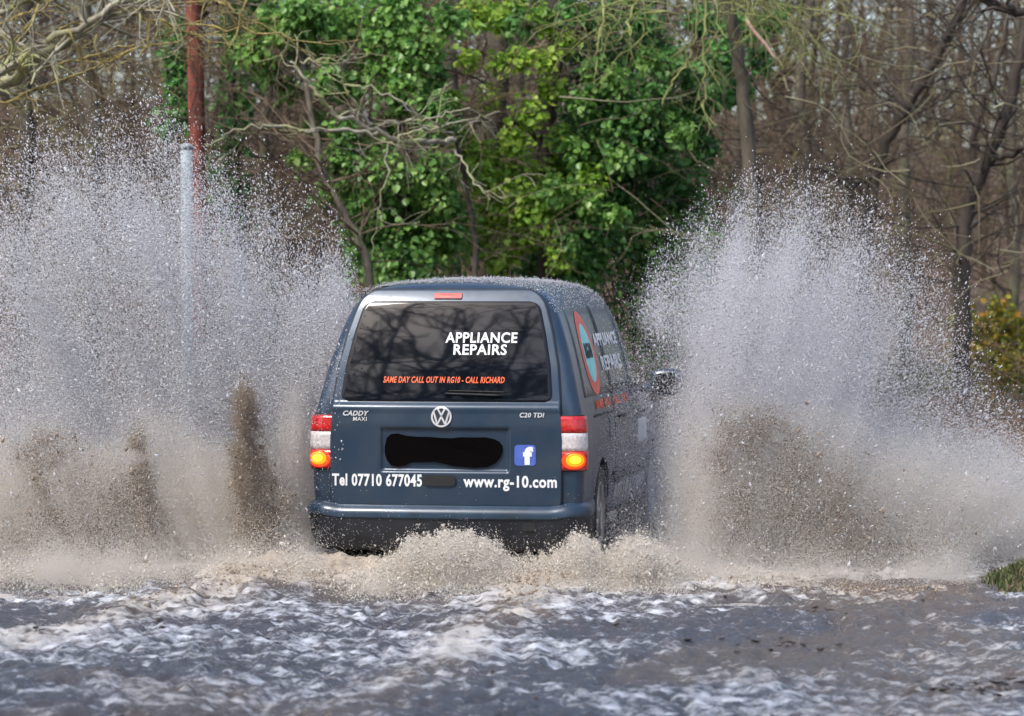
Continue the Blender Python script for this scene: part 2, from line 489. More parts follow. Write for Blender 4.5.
lettering('MAXI', CHROME, -0.588, -0.50, 0.950, 0.975, on_gate, 'small chrome word under the model name', bold=0.01, depth=0.005, parent=gate, name='badge')
lettering('C20 TDI', CHROME, 0.478, 0.632, 0.978, 1.008, on_gate, 'chrome engine badge', bold=0.02, shear=0.15, depth=0.006, parent=gate, name='badge')

# round maker's emblem: ring with a V above a W
def strokes(name, segs, width, fn, off, thick, mat, parent):
    B = Buf()
    for pl in segs:
        pl = np.array(pl, float)
        t = np.gradient(pl, axis=0); t /= np.linalg.norm(t, axis=1)[:, None]
        nn = np.stack([-t[:, 1], t[:, 0]], 1) * width / 2
        a, b = pl + nn, pl - nn
        n = len(pl)
        V = np.concatenate([fn(a[:, 0], a[:, 1], off), fn(b[:, 0], b[:, 1], off), fn(a[:, 0], a[:, 1], off + thick), fn(b[:, 0], b[:, 1], off + thick)])
        k = np.arange(n - 1)
        B.add(V, [np.stack([2 * n + k, 3 * n + k, 3 * n + k + 1, 2 * n + k + 1], -1), np.stack([k, 2 * n + k, 2 * n + k + 1, k + 1], -1), np.stack([n + k, n + k + 1, 3 * n + k + 1, 3 * n + k], -1)])
    return B.build(name, mat, parent, False)
em = (-0.018, 0.980); er = 0.060
def circ(r, n=40):
    a = np.linspace(0, 2 * math.pi, n)
    return np.stack([em[0] + r * np.cos(a), em[1] + r * np.sin(a)], 1)
disc = patch('emblem', DARKINK, em[0] - er, em[0] + er, em[1] - er, em[1] + er, 0.001, 0.004, er * 0.999, parent=gate, n=12)
disc['label'] = 'round chrome emblem with two stacked letters in a ring'
E = lambda x, z: (em[0] + x * er, em[1] + z * er)
strokes('emblem_ring', [circ(er)], 0.011, on_gate, 0.003, 0.006, CHROME, disc)
strokes('emblem_letters', [[E(-0.40, 0.86), E(0, 0.14)], [E(0.40, 0.86), E(0, 0.14)],
        [E(-0.82, 0.52), E(-0.42, -0.80)], [E(-0.42, -0.80), E(0, 0.02)], [E(0.42, -0.80), E(0, 0.02)], [E(0.82, 0.52), E(0.42, -0.80)]], 0.0105, on_gate, 0.004, 0.006, CHROME, disc)

# blue square with a white letter f
fb = patch('social_media_sticker', FBLUE, 0.446, 0.579, 0.676, 0.806, 0.001, 0.003, 0.022, parent=gate)
fb['label'] = 'blue rounded square sticker with a white letter f'
lettering('f', WHITE, 0.500, 0.564, 0.682, 0.796, lambda x, z, o: on_gate(x, z, o + 0.0035), 'white letter f', bold=0.06, parent=fb, name='sticker_letter')

# rear wiper
wp = Buf()
sx = np.linspace(0.0, 0.36, 10); wp.tube(np.stack([sx, gate_s(sx, 1.125 - 0.008 * np.sin(sx * 8), 0.022), 1.125 - 0.03 * sx], 1), np.full(10, 0.007), 6)
wiper = wp.build('rear_wiper', BLACK, van)
wb = Buf(); sx = np.linspace(0.02, 0.40, 10); wb.tube(np.stack([sx, gate_s(sx, np.full(10, 1.145), 0.012), 1.142 - 0.02 * sx], 1), np.full(10, 0.005), 5)
wb.build('wiper_blade', BLACK, wiper)

# ------------------------------------------------------------------ tail lights wrap the rear corners
def corner_pt(sgn, t, z, off):
    """t in metres along the back from x=0.70 outward and round the corner"""
    r = 0.075
    xi = side_x(z) - r
    flat = np.maximum(xi - 0.70, 0.02)
    a = np.clip((t - flat) / r, 0, math.pi / 2)
    over = np.maximum(t - flat - r * math.pi / 2, 0)
    x = np.where(t < flat, 0.70 + t, xi + (r + off) * np.sin(a))
    b = bulge(np.abs(x)) * (t < flat + r * 1.6)
    s = np.where(t < flat, -off, r - (r + off) * np.cos(a)) + over
    s = np.where(t < flat, s - bulge(0.70 + t) + bulge(xi) * 0, s)
    return np.stack([sgn * x, s + lean(z), z], -1)
def light_piece(name, mat, sgn, t0, t1, z0, z1, off, thick, parent, n=14, disc=False):
    t = np.linspace(t0, t1, n); nz = 9 if disc else 5
    z = np.linspace(z0, z1, nz)
    T, Z = np.meshgrid(t, z)
    if disc:
        uu, vv = (T - (t0 + t1) / 2) / ((t1 - t0) / 2), (Z - (z0 + z1) / 2) / ((z1 - z0) / 2)
        T = (t0 + t1) / 2 + (t1 - t0) / 2 * uu * np.sqrt(1 - vv * vv / 2); Z = (z0 + z1) / 2 + (z1 - z0) / 2 * vv * np.sqrt(1 - uu * uu / 2)
    A = corner_pt(sgn, T.ravel(), Z.ravel(), off + thick)
    # rim
    idx = np.arange(n * nz).reshape(nz, n)
    q = np.stack([idx[:-1, :-1], idx[:-1, 1:], idx[1:, 1:], idx[1:, :-1]], -1).reshape(-1, 4)
    loop = np.concatenate([idx[0], idx[1:, -1], idx[-1, -2::-1], idx[-2:0:-1, 0]])
    Bk = corner_pt(sgn, T.ravel()[loop], Z.ravel()[loop], off)
    L = len(loop); k = np.arange(L); k2 = (k + 1) % L; b = n * nz
    rim = np.stack([loop[k2], loop[k], b + k, b + k2], -1)
    if sgn < 0: q, rim = q[:, ::-1], rim[:, ::-1]
    return obj(name, mesh_np(name, np.concatenate([A, Bk]), [q, rim], True), mat, parent)
for sg in (-1, 1):
    hs = light_piece('tail_light', BLACK, sg, 0.008, 0.228, 0.640, 0.992, 0.002, 0.010, van)
    light_piece('red_lens', REDLENS, sg, 0.018, 0.222, 0.882, 0.985, 0.010, 0.012, hs)
    light_piece('reverse_lens', CLEARLENS, sg, 0.018, 0.222, 0.768, 0.880, 0.010, 0.011, hs)
    light_piece('red_lens', REDLENS, sg, 0.018, 0.222, 0.647, 0.766, 0.010, 0.011, hs)
    light_piece('indicator_lens', AMBERRIM, sg, 0.040, 0.180, 0.655, 0.762, 0.020, 0.003, hs, disc=True)
    light_piece('indicator_glow', AMBER, sg, 0.066, 0.166, 0.670, 0.752, 0.0225, 0.003, hs, disc=True)  # added discs stacked on the lens imitate the lamp's radial glow
    light_piece('indicator_glow_core', AMBERCORE, sg, 0.092, 0.146, 0.690, 0.736, 0.025, 0.003, hs, disc=True)

# ------------------------------------------------------------------ bumper
def bumper():
    # plan curve hugging the back with rounded corners, profile with a top ledge
    prof = [(0.00, 0.425), (0.030, 0.422), (0.062, 0.395), (0.072, 0.365), (0.070, 0.345), (0.058, 0.335), (0.052, 0.30), (0.040, 0.22), (0.012, 0.15), (-0.03, 0.13)]
    plan, nrm = [], []
    for x in np.linspace(-0.70, 0.70, 41): plan.append((x, -bulge(x) + 0.0)); nrm.append((x * 0.10, -1))
    cx, r = 0.72, 0.135
    arc = [(cx + r * math.sin(R(a)), 0.125 - r * math.cos(R(a)), math.sin(R(a)), -math.cos(R(a))) for a in np.linspace(10, 90, 12)]
    tail = [(cx + r + 0.006, s, 1, 0) for s in (0.2, 0.3, 0.42, 0.50)]
    right = arc + tail
    plan = [(-p[0], p[1]) for p in right[::-1]] + plan + [(p[0], p[1]) for p in right]
    nrm = [(-p[2], p[3]) for p in right[::-1]] + nrm + [(p[2], p[3]) for p in right]
    plan, nrm = np.array(plan), np.array(nrm, float); nrm /= np.linalg.norm(nrm, axis=1)[:, None]
    n, k = len(plan), len(prof)
    V = []
    for (p, q) in zip(plan, nrm):
        e = np.interp(abs(p[0]), [0, 0.68, 0.78, 0.9], [0, 0, 1, 1])
        fade = np.interp(p[1], [0.05, 0.45], [1.0, 0.25])
        for (o, z) in prof:
            zz = z + (0.018 * e if z > 0.33 else 0)
            V.append((p[0] + q[0] * o * fade, p[1] + q[1] * o * fade, zz))
    V = np.array(V)
    i = np.arange(n - 1)[:, None] * k; j = np.arange(k - 1)[None]
    q4 = np.stack([i + j, i + j + 1, i + k + j + 1, i + k + j], -1).reshape(-1, 4)
    me = mesh_np('rear_bumper', V, [q4])
    me.set_sharp_from_angle(angle=R(40))
    o = obj('rear_bumper', me, BUMP, van)
    me.materials.append(LOWER)
    for p in me.polygons:
        if p.center[2] < 0.335: p.material_index = 1
    return o
BUMP = simple('blue_bumper_plastic', (0.024, 0.047, 0.080), 0.30, metal=0.1, coat=0.35, var=0.35, scale=6, bump=0.05)
LOWER = simple('dark_bumper_skirt', (0.016, 0.019, 0.026), 0.45, var=0.4, scale=7)
bump_o = bumper()
strokes('tow_eye_cover', [[(0.50, 0.295), (0.58, 0.295)]], 0.05, lambda x, z, o: np.stack([x, -bulge(x) - 0.052 - o, z], -1), 0.002, 0.004, BLACK, bump_o)
# dark underside, axle and tow eye
ub = Buf(); ub.box((0, 0.9, 0.20), (1.35, 1.2, 0.10)); ub.tube([(-0.7, 0.9, 0.28), (0.7, 0.9, 0.28)], [0.05, 0.05], 10)
ub.tube([(-0.3, 0.10, 0.15), (-0.3, 0.9, 0.17)], [0.028, 0.028], 10)
ub.build('underbody', BLACK, van)

# ------------------------------------------------------------------ wheels
def lathe(prof, n=48, axis_sgn=1):
    prof = np.array(prof, float); k = len(prof)
    a = np.arange(n) * 2 * math.pi / n
    V = np.stack([np.repeat(prof[None, :, 0], n, 0) * axis_sgn, np.cos(a)[:, None] * prof[None, :, 1], np.sin(a)[:, None] * prof[None, :, 1]], -1).reshape(-1, 3)
    i = np.arange(n)[:, None] * k; i2 = ((np.arange(n) + 1) % n)[:, None] * k; j = np.arange(k - 1)[None]
    return V, np.stack([i + j, i + j + 1, i2 + j + 1, i2 + j], -1).reshape(-1, 4)
for s0 in (0.90, 3.58):
    for sg in (-1, 1):
        wroot = bpy.data.objects.new('wheel', None); link(wroot, van); wroot.location = (sg * 0.765, s0, 0.315)
        B = Buf(); V, q = lathe([(-0.09, 0.20), (-0.098, 0.25), (-0.095, 0.295), (-0.075, 0.315), (-0.03, 0.318), (0.03, 0.318), (0.075, 0.315), (0.095, 0.295), (0.100, 0.25), (0.090, 0.205)], 56, sg); B.add(V, [q])
        B.build('tyre', TYRE, wroot)
        B = Buf(); V, q = lathe([(-0.08, 0.205), (0.05, 0.19), (0.088, 0.205), (0.092, 0.198), (0.075, 0.185), (0.03, 0.17), (0.02, 0.0)], 56, sg); B.add(V, [q])
        for a in range(5):
            t = R(90 + 72 * a)
            r_ = np.linspace(0.03, 0.19, 6)
            B.tube(np.stack([np.full(6, 0.062 * sg) - sg * 0.0, np.cos(t) * r_, np.sin(t) * r_], 1), np.linspace(0.028, 0.020, 6), 6)
        V, q = lathe([(0.03, 0.06), (0.085, 0.05), (0.09, 0.0)], 24, sg); B.add(V, [q])
        B.build('rim', ALLOY, wroot)
        # dark liner of the arch
        B = Buf(); V, q = lathe([(-0.12, 0.372), (0.085, 0.372)], 40, sg); B.add(V, [q])
        B.build('arch_liner', BLACK, wroot)

# ------------------------------------------------------------------ sides
def side_panel(name, mat, sgn, poly_lo, poly_hi, z0, z1, off, parent=van, n=16, nz=12, r=0.0):
    """window or sticker on the side: s from poly_lo(z) to poly_hi(z)"""
    z = np.linspace(z0, z1, nz)
    lo, hi = poly_lo(z), poly_hi(z)
    u = np.linspace(0, 1, n)
    S = lo[:, None] * (1 - u)[None] + hi[:, None] * u[None]
    Z = np.repeat(z[:, None], n, 1)
    A = side_pt(sgn, S, Z, off).reshape(-1, 3)
    idx = np.arange(n * nz).reshape(nz, n)
    q = np.stack([idx[:-1, :-1], idx[:-1, 1:], idx[1:, 1:], idx[1:, :-1]], -1).reshape(-1, 4)
    loop = np.concatenate([idx[0], idx[1:, -1], idx[-1, -2::-1], idx[-2:0:-1, 0]])
    Bk = side_pt(sgn, S.ravel()[loop], Z.ravel()[loop], 0.0)
    L = len(loop); k = np.arange(L); k2 = (k + 1) % L; b = n * nz
    rim = np.stack([loop[k2], loop[k], b + k, b + k2], -1)
    if sgn < 0: q, rim = q[:, ::-1], rim[:, ::-1]
    return obj(name, mesh_np(name, np.concatenate([A, Bk]), [q, rim], True), mat, parent)
def const(v): return lambda z: np.full(np.shape(z), float(v))
for sg in (-1, 1):
    sfun = lambda x, z, o, sg=sg: side_pt(sg, x, z, o)
    qw = side_panel('side_window', SIDEGLASS, sg, lambda z: np.interp(z, [1.08, 1.66], [0.30, 0.30]), const(1.50), 1.09, 1.655, 0.004)
    sw = side_panel('side_window', SIDEGLASS, sg, const(1.60), const(2.46), 1.09, 1.66, 0.004)
    fw = side_panel('side_window', SIDEGLASS, sg, const(2.58), lambda z: np.interp(z, [1.09, 1.30, 1.62], [3.50, 3.22, 2.82]), 1.09, 1.62, 0.004)
    side_panel('window_pillar', BLACK, sg, const(1.515), const(1.585), 1.08, 1.665, 0.006)
    # door shut lines
    for nm, lo, hi, z0, z1 in (('door_gap', const(1.500), const(1.512), 0.36, 1.07), ('door_gap', const(2.515), const(2.527), 0.30, 1.66), ('door_gap', lambda z: np.interp(z, [0.30, 0.7, 1.08], [3.28, 3.28, 3.52]), lambda z: np.interp(z, [0.30, 0.7, 1.08], [3.292, 3.292, 3.532]), 0.30, 1.08),
                               ('sliding_door_rail', const(0.55), const(1.50), 0.955, 0.972)):
        side_panel(nm, BLACK, sg, lo, hi, z0, z1, 0.0025)
    # rubbing strip and handles
    side_panel('side_trim', BLACK, sg, const(1.35), const(3.15), 0.49, 0.56, 0.014)
    for s0 in (1.62, 2.62):
        h = Buf(); t = np.linspace(0, 1, 8); P = side_pt(sg, s0 + 0.19 * t, np.full(8, 0.925), 0.0); P[:, 0] += sg * (0.012 + 0.028 * np.sin(math.pi * t)); h.tube(P, np.full(8, 0.014), 8)
        h.build('door_handle', BLACK, van)
    fc = side_panel('fuel_flap', PAINT, sg, const(1.22), const(1.40), 0.78, 0.93, 0.004) if sg > 0 else None
    # oval sticker: red ring, pale middle, dark lettering
    oc, oz, ow, oh = 0.86, 1.365, 0.31, 0.272
    def oval(name, mat, k, off, parent):
        zz = oz + oh * k * np.sin(np.linspace(-math.pi / 2, math.pi / 2, 23))
        half = lambda z: ow * k * np.sqrt(np.maximum(1 - ((z - oz) / (oh * k)) ** 2, 0.0003))
        z = zz; u = np.linspace(-1, 1, 15)
        S = oc + half(z)[:, None] * u[None]; Z = np.repeat(z[:, None], 15, 1)
        A = side_pt(sg, S, Z, off).reshape(-1, 3)
        idx = np.arange(15 * 23).reshape(23, 15)
        q = np.stack([idx[:-1, :-1], idx[:-1, 1:], idx[1:, 1:], idx[1:, :-1]], -1).reshape(-1, 4)
        if sg < 0: q = q[:, ::-1]
        return obj(name, mesh_np(name, A, [q]), mat, parent)
    ov = oval('oval_sticker', REDRING, 1.0, 0.007, qw)
    ov['label'] = 'red ringed oval sticker with a pale cyan middle'
    oval('sticker_middle', CYAN, 0.70, 0.009, ov)
    lettering('RG10', DARKINK, 0.70, 1.02, 1.33, 1.43, lambda x, z, o: side_pt(sg, x, z, 0.010 + o), 'dark letters in the oval', parent=ov, name='sticker_letter', bold=0.03, sgn=sg)
    f6 = lambda x, z, o: side_pt(sg, x, z, 0.008 + o)
    lettering('APPLIANCE', WHITE, 1.24, 2.36, 1.40, 1.485, f6, 'white capitals along the side windows, upper word', bold=0.022, parent=sw, sgn=sg)
    lettering('REPAIRS', WHITE, 1.34, 2.30, 1.235, 1.335, f6, 'white capitals along the side windows, lower word', bold=0.022, parent=sw, sgn=sg)
    for word, a, b in ((('SAME', 0.70, 1.04), ('DAY', 1.12, 1.40), ('CALL', 1.54, 1.88), ('OUT', 1.98, 2.28)) if sg > 0 else (('OUT', 0.70, 1.00), ('CALL', 1.10, 1.44), ('DAY', 1.58, 1.86), ('SAME', 1.94, 2.28))):
        lettering(word, ORANGE, a, b, 1.005, 1.06, lambda x, z, o: side_pt(sg, x, z, 0.004 + o), 'faint orange words under the side windows', bold=0.02, sgn=sg)
    for word, a, b in ((('07710', 1.50, 2.18), ('677045', 2.26, 3.05)) if sg > 0 else (('677045', 1.50, 2.29), ('07710', 2.37, 3.05))):
        lettering(word, WHITE, a, b, 0.375, 0.47, lambda x, z, o: side_pt(sg, x, z, 0.004 + o), 'white digits of the telephone number low on the side', bold=0.03, sgn=sg)
    side_panel('white_sticker', WHITE, sg, const(2.70), const(3.14), 0.70, 0.86, 0.004)
    # door mirror
    mr = Buf()
    a = np.linspace(0, 2 * math.pi, 25)[:-1]
    rings = []
    for t, k in ((0.0, 0.80), (0.03, 0.98), (0.07, 1.0), (0.12, 0.82), (0.15, 0.45)):
        rings.append(np.stack([sg * (1.02 + 0.125 * k * np.sign(np.cos(a)) * np.abs(np.cos(a)) ** 0.6), np.full(24, 3.10 + t), 1.105 + 0.10 * k * np.sign(np.sin(a)) * np.abs(np.sin(a)) ** 0.6], 1))
    V = np.concatenate(rings); j = np.arange(24); j2 = (j + 1) % 24
    qs = [np.stack([i * 24 + j, i * 24 + j2, (i + 1) * 24 + j2, (i + 1) * 24 + j], -1) for i in range(4)]
    mr.add(V, [np.concatenate(qs), (4 * 24 + j)[None], j[None, ::-1]])
    mr.tube([(sg * 0.82, 3.18, 1.06), (sg * 0.93, 3.16, 1.07)], [0.03, 0.03], 8)
    mo = mr.build('door_mirror', PAINT, van)
    mg = Buf(); V = rings[0] * 1.0; c = V.mean(0); V = c + (V - c) * 0.88; V[:, 1] -= 0.004
    mg.add(V, [np.arange(24)[None, ::-1]]); mg.build('mirror_glass', GLASS, mo, False)
# windscreen
z = np.linspace(1.16, 1.74, 12); sc_ = np.interp(z, [1.13, 1.56, 1.75], [3.62, 3.10, 2.85])
u = np.linspace(-1, 1, 14)
xw = side_x(np.full(12, 1.62)) * 0 + np.interp(z, [1.13, 1.75], [0.70, 0.52])
A = np.stack([u[None] * xw[:, None], sc_[:, None] + 0.035 + 0.0 * u[None], np.repeat(z[:, None], 14, 1) + 0.02], -1).reshape(-1, 3)
idx = np.arange(12 * 14).reshape(12, 14)
obj('windscreen', mesh_np('windscreen', A, [np.stack([idx[:-1, :-1], idx[1:, :-1], idx[1:, 1:], idx[:-1, 1:]], -1).reshape(-1, 4)]), GLASS, van)
for sg in (-1, 1):
    hl = Buf()
    V, q = lathe([(0.0, 0.11), (0.03, 0.10), (0.05, 0.06), (0.055, 0.0)], 24)
    V = np.stack([V[:, 1] * 1.0 + sg * 0.62, V[:, 0] + 4.37, V[:, 2] + 0.72], 1); hl.add(V, [q]); hl.build('headlight', CLEARLENS, van)
# roof aerial
ae = Buf(); ae.tube([(0, 0.55, 1.84), (0, 0.35, 2.02)], [0.006, 0.003], 6); ae.box((0, 0.56, 1.845), (0.05, 0.07, 0.02))
# ================================================================== ground, water, air behind
EXPOSURE = 0.9

def edge_y(x):
    """where the flooded road meets the wood: it bends away to the right"""
    return 27.2 + 11.5 * sstep(0.6, 3.4, x) - 11.0 * sstep(3.5, 5.3, x) + 1.0 * (fbm(x * 0.5, x * 0 + 3.1, 3, 5) - 0.5) - 2.0 * sstep(-2.0, -7.0, x)
def ground_z(x, y):
    x = np.asarray(x, float); y = np.asarray(y, float)
    e = y - edge_y(x)
    z = -0.22 + 0.55 * sstep(-0.5, 3.0, e) + 0.02 * np.clip(e, 0, 60)
    # wooded hill behind
    far = sstep(46, 92, y)
    z = z + far * (5.0 - 1.8 * sstep(4, 14, x * 60 / np.maximum(y, 30)))
    # banks left and right of the road
    z = z + 0.5 * sstep(4.4, 7.5, x) * (1 - sstep(20, 26, y)) + 0.5 * sstep(-4.6, -7.5, x)
    # grass knoll by the right edge of the water
    z = z + 0.38 * np.exp(-(((x - 3.30) / 0.66) ** 2 + ((y - 19.0) / 1.1) ** 2))
    z = z + 0.10 * (fbm(x * 0.9, y * 0.9, 4, 21) - 0.5) * sstep(-1, 2, e)
    # behind the camera the land rises to another wood
    z = z + 2.5 * sstep(-20, -60, y)
    return z

def axis(knots):
    out = [knots[0][0]]
    for (a, b, st) in knots:
        n = max(1, int(round((b - a) / st)))
        out += list(np.linspace(a, b, n + 1)[1:])
    return np.array(out)
gx = axis([(-400, -40, 40), (-40, -10, 3), (-10, 10, 0.25), (10, 40, 3), (40, 400, 40)])
gy = axis([(-300, -20, 20), (-20, 8, 4), (8, 34, 0.25), (34, 60, 0.5), (60, 100, 2), (100, 600, 50)])
GX, GY = np.meshgrid(gx, gy)
GZ = ground_z(GX, GY)
def grid_faces(ny, nx):
    idx = np.arange(nx * ny).reshape(ny, nx)
    return np.stack([idx[:-1, :-1], idx[:-1, 1:], idx[1:, 1:], idx[1:, :-1]], -1).reshape(-1, 4)

def litter_material():
    m, nt, b = mat_new('leaf_litter')
    tc = nt.nodes.new('ShaderNodeTexCoord')
    n1 = nt.nodes.new('ShaderNodeTexNoise'); n1.inputs['Scale'].default_value = 0.5; n1.inputs['Detail'].default_value = 6
    n2 = nt.nodes.new('ShaderNodeTexVoronoi'); n2.inputs['Scale'].default_value = 14
    for n in (n1, n2): nt.links.new(tc.outputs['Object'], n.inputs['Vector'])
    cr = nt.nodes.new('ShaderNodeValToRGB'); e = cr.color_ramp.elements
    e[0].position = 0.35; e[0].color = (0.035, 0.024, 0.016, 1); e[1].position = 0.65; e[1].color = (0.135, 0.088, 0.055, 1)
    nt.links.new(n1.outputs['Fac'], cr.inputs['Fac'])
    c2 = nt.nodes.new('ShaderNodeValToRGB'); e = c2.color_ramp.elements
    e[0].color = (0.045, 0.036, 0.025, 1); e[1].color = (0.25, 0.165, 0.105, 1)
    nt.links.new(n2.outputs['Color'], c2.inputs['Fac'])
    mx = nt.nodes.new('ShaderNodeMix'); mx.data_type = 'RGBA'; mx.inputs[0].default_value = 0.5
    nt.links.new(cr.outputs['Color'], mx.inputs[6]); nt.links.new(c2.outputs['Color'], mx.inputs[7])
    nt.links.new(mx.outputs[2], b.inputs['Base Color']); b.inputs['Roughness'].default_value = 0.85
    bp = nt.nodes.new('ShaderNodeBump'); bp.inputs['Strength'].default_value = 0.6; bp.inputs['Distance'].default_value = 0.05
    nt.links.new(n2.outputs['Distance'], bp.inputs['Height']); nt.links.new(bp.outputs['Normal'], b.inputs['Normal'])
    return m
LITTER = litter_material()
tag(obj('ground', mesh_np('ground', np.stack([GX, GY, GZ], -1).reshape(-1, 3), [grid_faces(len(gy), len(gx))]), LITTER),
    'brown leaf-littered ground of the wood and the road bed under the flood', 'ground', kind='structure')

# ------------------------------------------------------------------ flood water: real waves, foam where churned, pale sky sheen painted elsewhere
def foam_sheen_height(x, y):
    # choppy small waves, stretched across the view
    n1 = fbm(x * 1.1, y * 0.8, 4, 1) - 0.5
    r1 = 1 - np.abs(2 * fbm(x * 3.0 + 9, y * 2.0, 4, 33) - 1)
    r2 = 1 - np.abs(2 * fbm(x * 8.0, y * 6.0 + 4, 3, 51) - 1)
    calm = 1 - 0.25 * sstep(0.2, 1.8, x) * sstep(17.5, 15.5, y)
    r3 = fbm(x * 16, y * 12, 2, 61) - 0.5
    h = 0.11 * n1 + calm * (0.066 * (r1 - 0.72) + 0.052 * (r2 - 0.7)) + 0.032 * r3
    # wake: direction back along the van's track
    yaw = R(VAN_YAW)
    dx, dy = x + 0.415, y - 20.0
    s = -(dx * math.sin(yaw) + dy * math.cos(yaw))          # metres behind the van
    l = dx * math.cos(yaw) - dy * math.sin(yaw)
    jit = 0.35 * (fbm(x * 1.4, y * 1.4, 3, 71) - 0.5)
    def ridge(c, wd): return np.exp(-((l + jit - c) / wd) ** 2)
    on = sstep(-0.2, 0.6, s)
    track = on * (ridge(0.78 + 0.02 * s, 0.22) * np.exp(-np.maximum(s, 0) / 8.0) * 1.0 + 1.0 * ridge(-0.85 - 0.12 * s, 0.30) * np.exp(-np.maximum(s, 0) / 8.0))
    side = np.exp(-((s - 0.4) / 1.0) ** 2) * (ridge(2.0, 1.1) + ridge(-2.4, 1.3)) * 0.8
    behind = np.exp(-((s - 0.35) / 0.75) ** 2) * sstep(1.6, 0.7, np.abs(l))
    h = h + 0.055 * track + 0.07 * behind + 0.03 * side
    rag = fbm(x * 5.0, y * 3.2, 4, 91)
    chop = fbm(x * 2.2, y * 1.2, 3, 15)
    foam = np.clip(1.0 * behind + 0.95 * track + 0.85 * side, 0, 1.3) * sstep(0.30, 0.62, rag + 0.25 * behind)
    sheen_patch = fbm(x * 0.8, y * 1.3, 4, 119)
    foam = foam * 0.8 + 0.15 + 0.36 * sstep(0.36, 0.62, sheen_patch) + 0.25 * sstep(0.02, 0.10, h)  # even base and patches paint bluish sky sheen beyond the churned foam
    murk = 0.42 * sstep(0.46, 0.66, fbm(x * 0.9 + 7, y * 0.6, 4, 131))
    return h, np.clip(foam - 0.12 * murk, 0, 1), np.clip(0.9 * track + behind + side + murk, 0, 1)
wx = axis([(-40, -7.5, 2.5), (-7.5, -4.2, 0.06), (-4.2, 4.2, 0.02), (4.2, 7.5, 0.06), (7.5, 40, 2.5)])
wy = axis([(4.0, 12.0, 0.4), (12.0, 19.8, 0.024), (19.8, 26, 0.06), (26, 60, 0.5)])
WX, WY = np.meshgrid(wx, wy)
WH, WF, WM = foam_sheen_height(WX, WY)
fade = sstep(7.4, 4.5, np.abs(WX)) * sstep(26, 23, WY) * sstep(11, 12.5, WY)
WH = WH * fade
wme = mesh_np('flood_water', np.stack([WX, WY, WH], -1).reshape(-1, 3), [grid_faces(len(wy), len(wx))])
for nm, arr in (('foam', WF * fade), ('mud', WM * fade)):  # foam value also carries the painted sky sheen
    at_ = wme.attributes.new(nm, 'FLOAT', 'POINT'); at_.data.foreach_set('value', arr.astype(np.float32).ravel())
def water_material():
    m, nt, b = mat_new('muddy_flood_water')
    L = nt.links.new
    tc = nt.nodes.new('ShaderNodeTexCoord')
    fo = nt.nodes.new('ShaderNodeAttribute'); fo.attribute_name = 'foam'
    mu = nt.nodes.new('ShaderNodeAttribute'); mu.attribute_name = 'mud'
    mp = nt.nodes.new('ShaderNodeMapping'); mp.inputs['Scale'].default_value = (0.8, 1.0, 1); L(tc.outputs['Object'], mp.inputs['Vector'])
    n1 = nt.nodes.new('ShaderNodeTexNoise'); n1.inputs['Scale'].default_value = 10; n1.inputs['Detail'].default_value = 8; n1.inputs['Roughness'].default_value = 0.72
    n2 = nt.nodes.new('ShaderNodeTexNoise'); n2.inputs['Scale'].default_value = 2.2; n2.inputs['Detail'].default_value = 4
    L(mp.outputs[0], n1.inputs['Vector']); L(mp.outputs[0], n2.inputs['Vector'])
    wc = nt.nodes.new('ShaderNodeMix'); wc.data_type = 'RGBA'
    wc.inputs[6].default_value = (0.085, 0.088, 0.100, 1); wc.inputs[7].default_value = (0.19, 0.138, 0.095, 1)
    L(mu.outputs['Fac'], wc.inputs[0])
    # foam and painted sky sheen break up with the noise
    ma = nt.nodes.new('ShaderNodeMath'); ma.operation = 'MULTIPLY_ADD'; ma.inputs[1].default_value = 3.2; ma.inputs[2].default_value = -1.60
    L(n1.outputs['Fac'], ma.inputs[0])
    ad = nt.nodes.new('ShaderNodeMath'); ad.operation = 'ADD'; L(fo.outputs['Fac'], ad.inputs[0]); L(ma.outputs[0], ad.inputs[1])
    mr = nt.nodes.new('ShaderNodeMapRange'); mr.interpolation_type = 'SMOOTHSTEP'; mr.inputs[1].default_value = 0.25; mr.inputs[2].default_value = 1.0
    L(ad.outputs[0], mr.inputs[0])
    fcm = nt.nodes.new('ShaderNodeMix'); fcm.data_type = 'RGBA'; fcm.inputs[7].default_value = (0.50, 0.43, 0.34, 1); L(mu.outputs['Fac'], fcm.inputs[0])
    fc = nt.nodes.new('ShaderNodeValToRGB'); e = fc.color_ramp.elements
    e[0].position = 0.3; e[0].color = (0.36, 0.35, 0.36, 1); e[1].position = 0.65; e[1].color = (0.80, 0.82, 0.86, 1)
    L(n1.outputs['Fac'], fc.inputs['Fac'])
    cm = nt.nodes.new('ShaderNodeMix'); cm.data_type = 'RGBA'; L(mr.outputs[0], cm.inputs[0]); L(wc.outputs[2], cm.inputs[6]); L(fc.outputs['Color'], fcm.inputs[6]); L(fcm.outputs[2], cm.inputs[7])
    L(cm.outputs[2], b.inputs['Base Color'])
    ro = nt.nodes.new('ShaderNodeMapRange'); ro.inputs[3].default_value = 0.10; ro.inputs[4].default_value = 0.75; L(mr.outputs[0], ro.inputs[0]); L(ro.outputs[0], b.inputs['Roughness'])
    b.inputs['IOR'].default_value = 1.33
    bp = nt.nodes.new('ShaderNodeBump'); bp.inputs['Strength'].default_value = 0.8; bp.inputs['Distance'].default_value = 0.05
    L(n1.outputs['Fac'], bp.inputs['Height']); L(bp.outputs['Normal'], b.inputs['Normal'])
    return m
tag(obj('flood_water', wme, water_material()), 'choppy brown flood water covering the road, foaming behind the van', 'water', kind='structure')
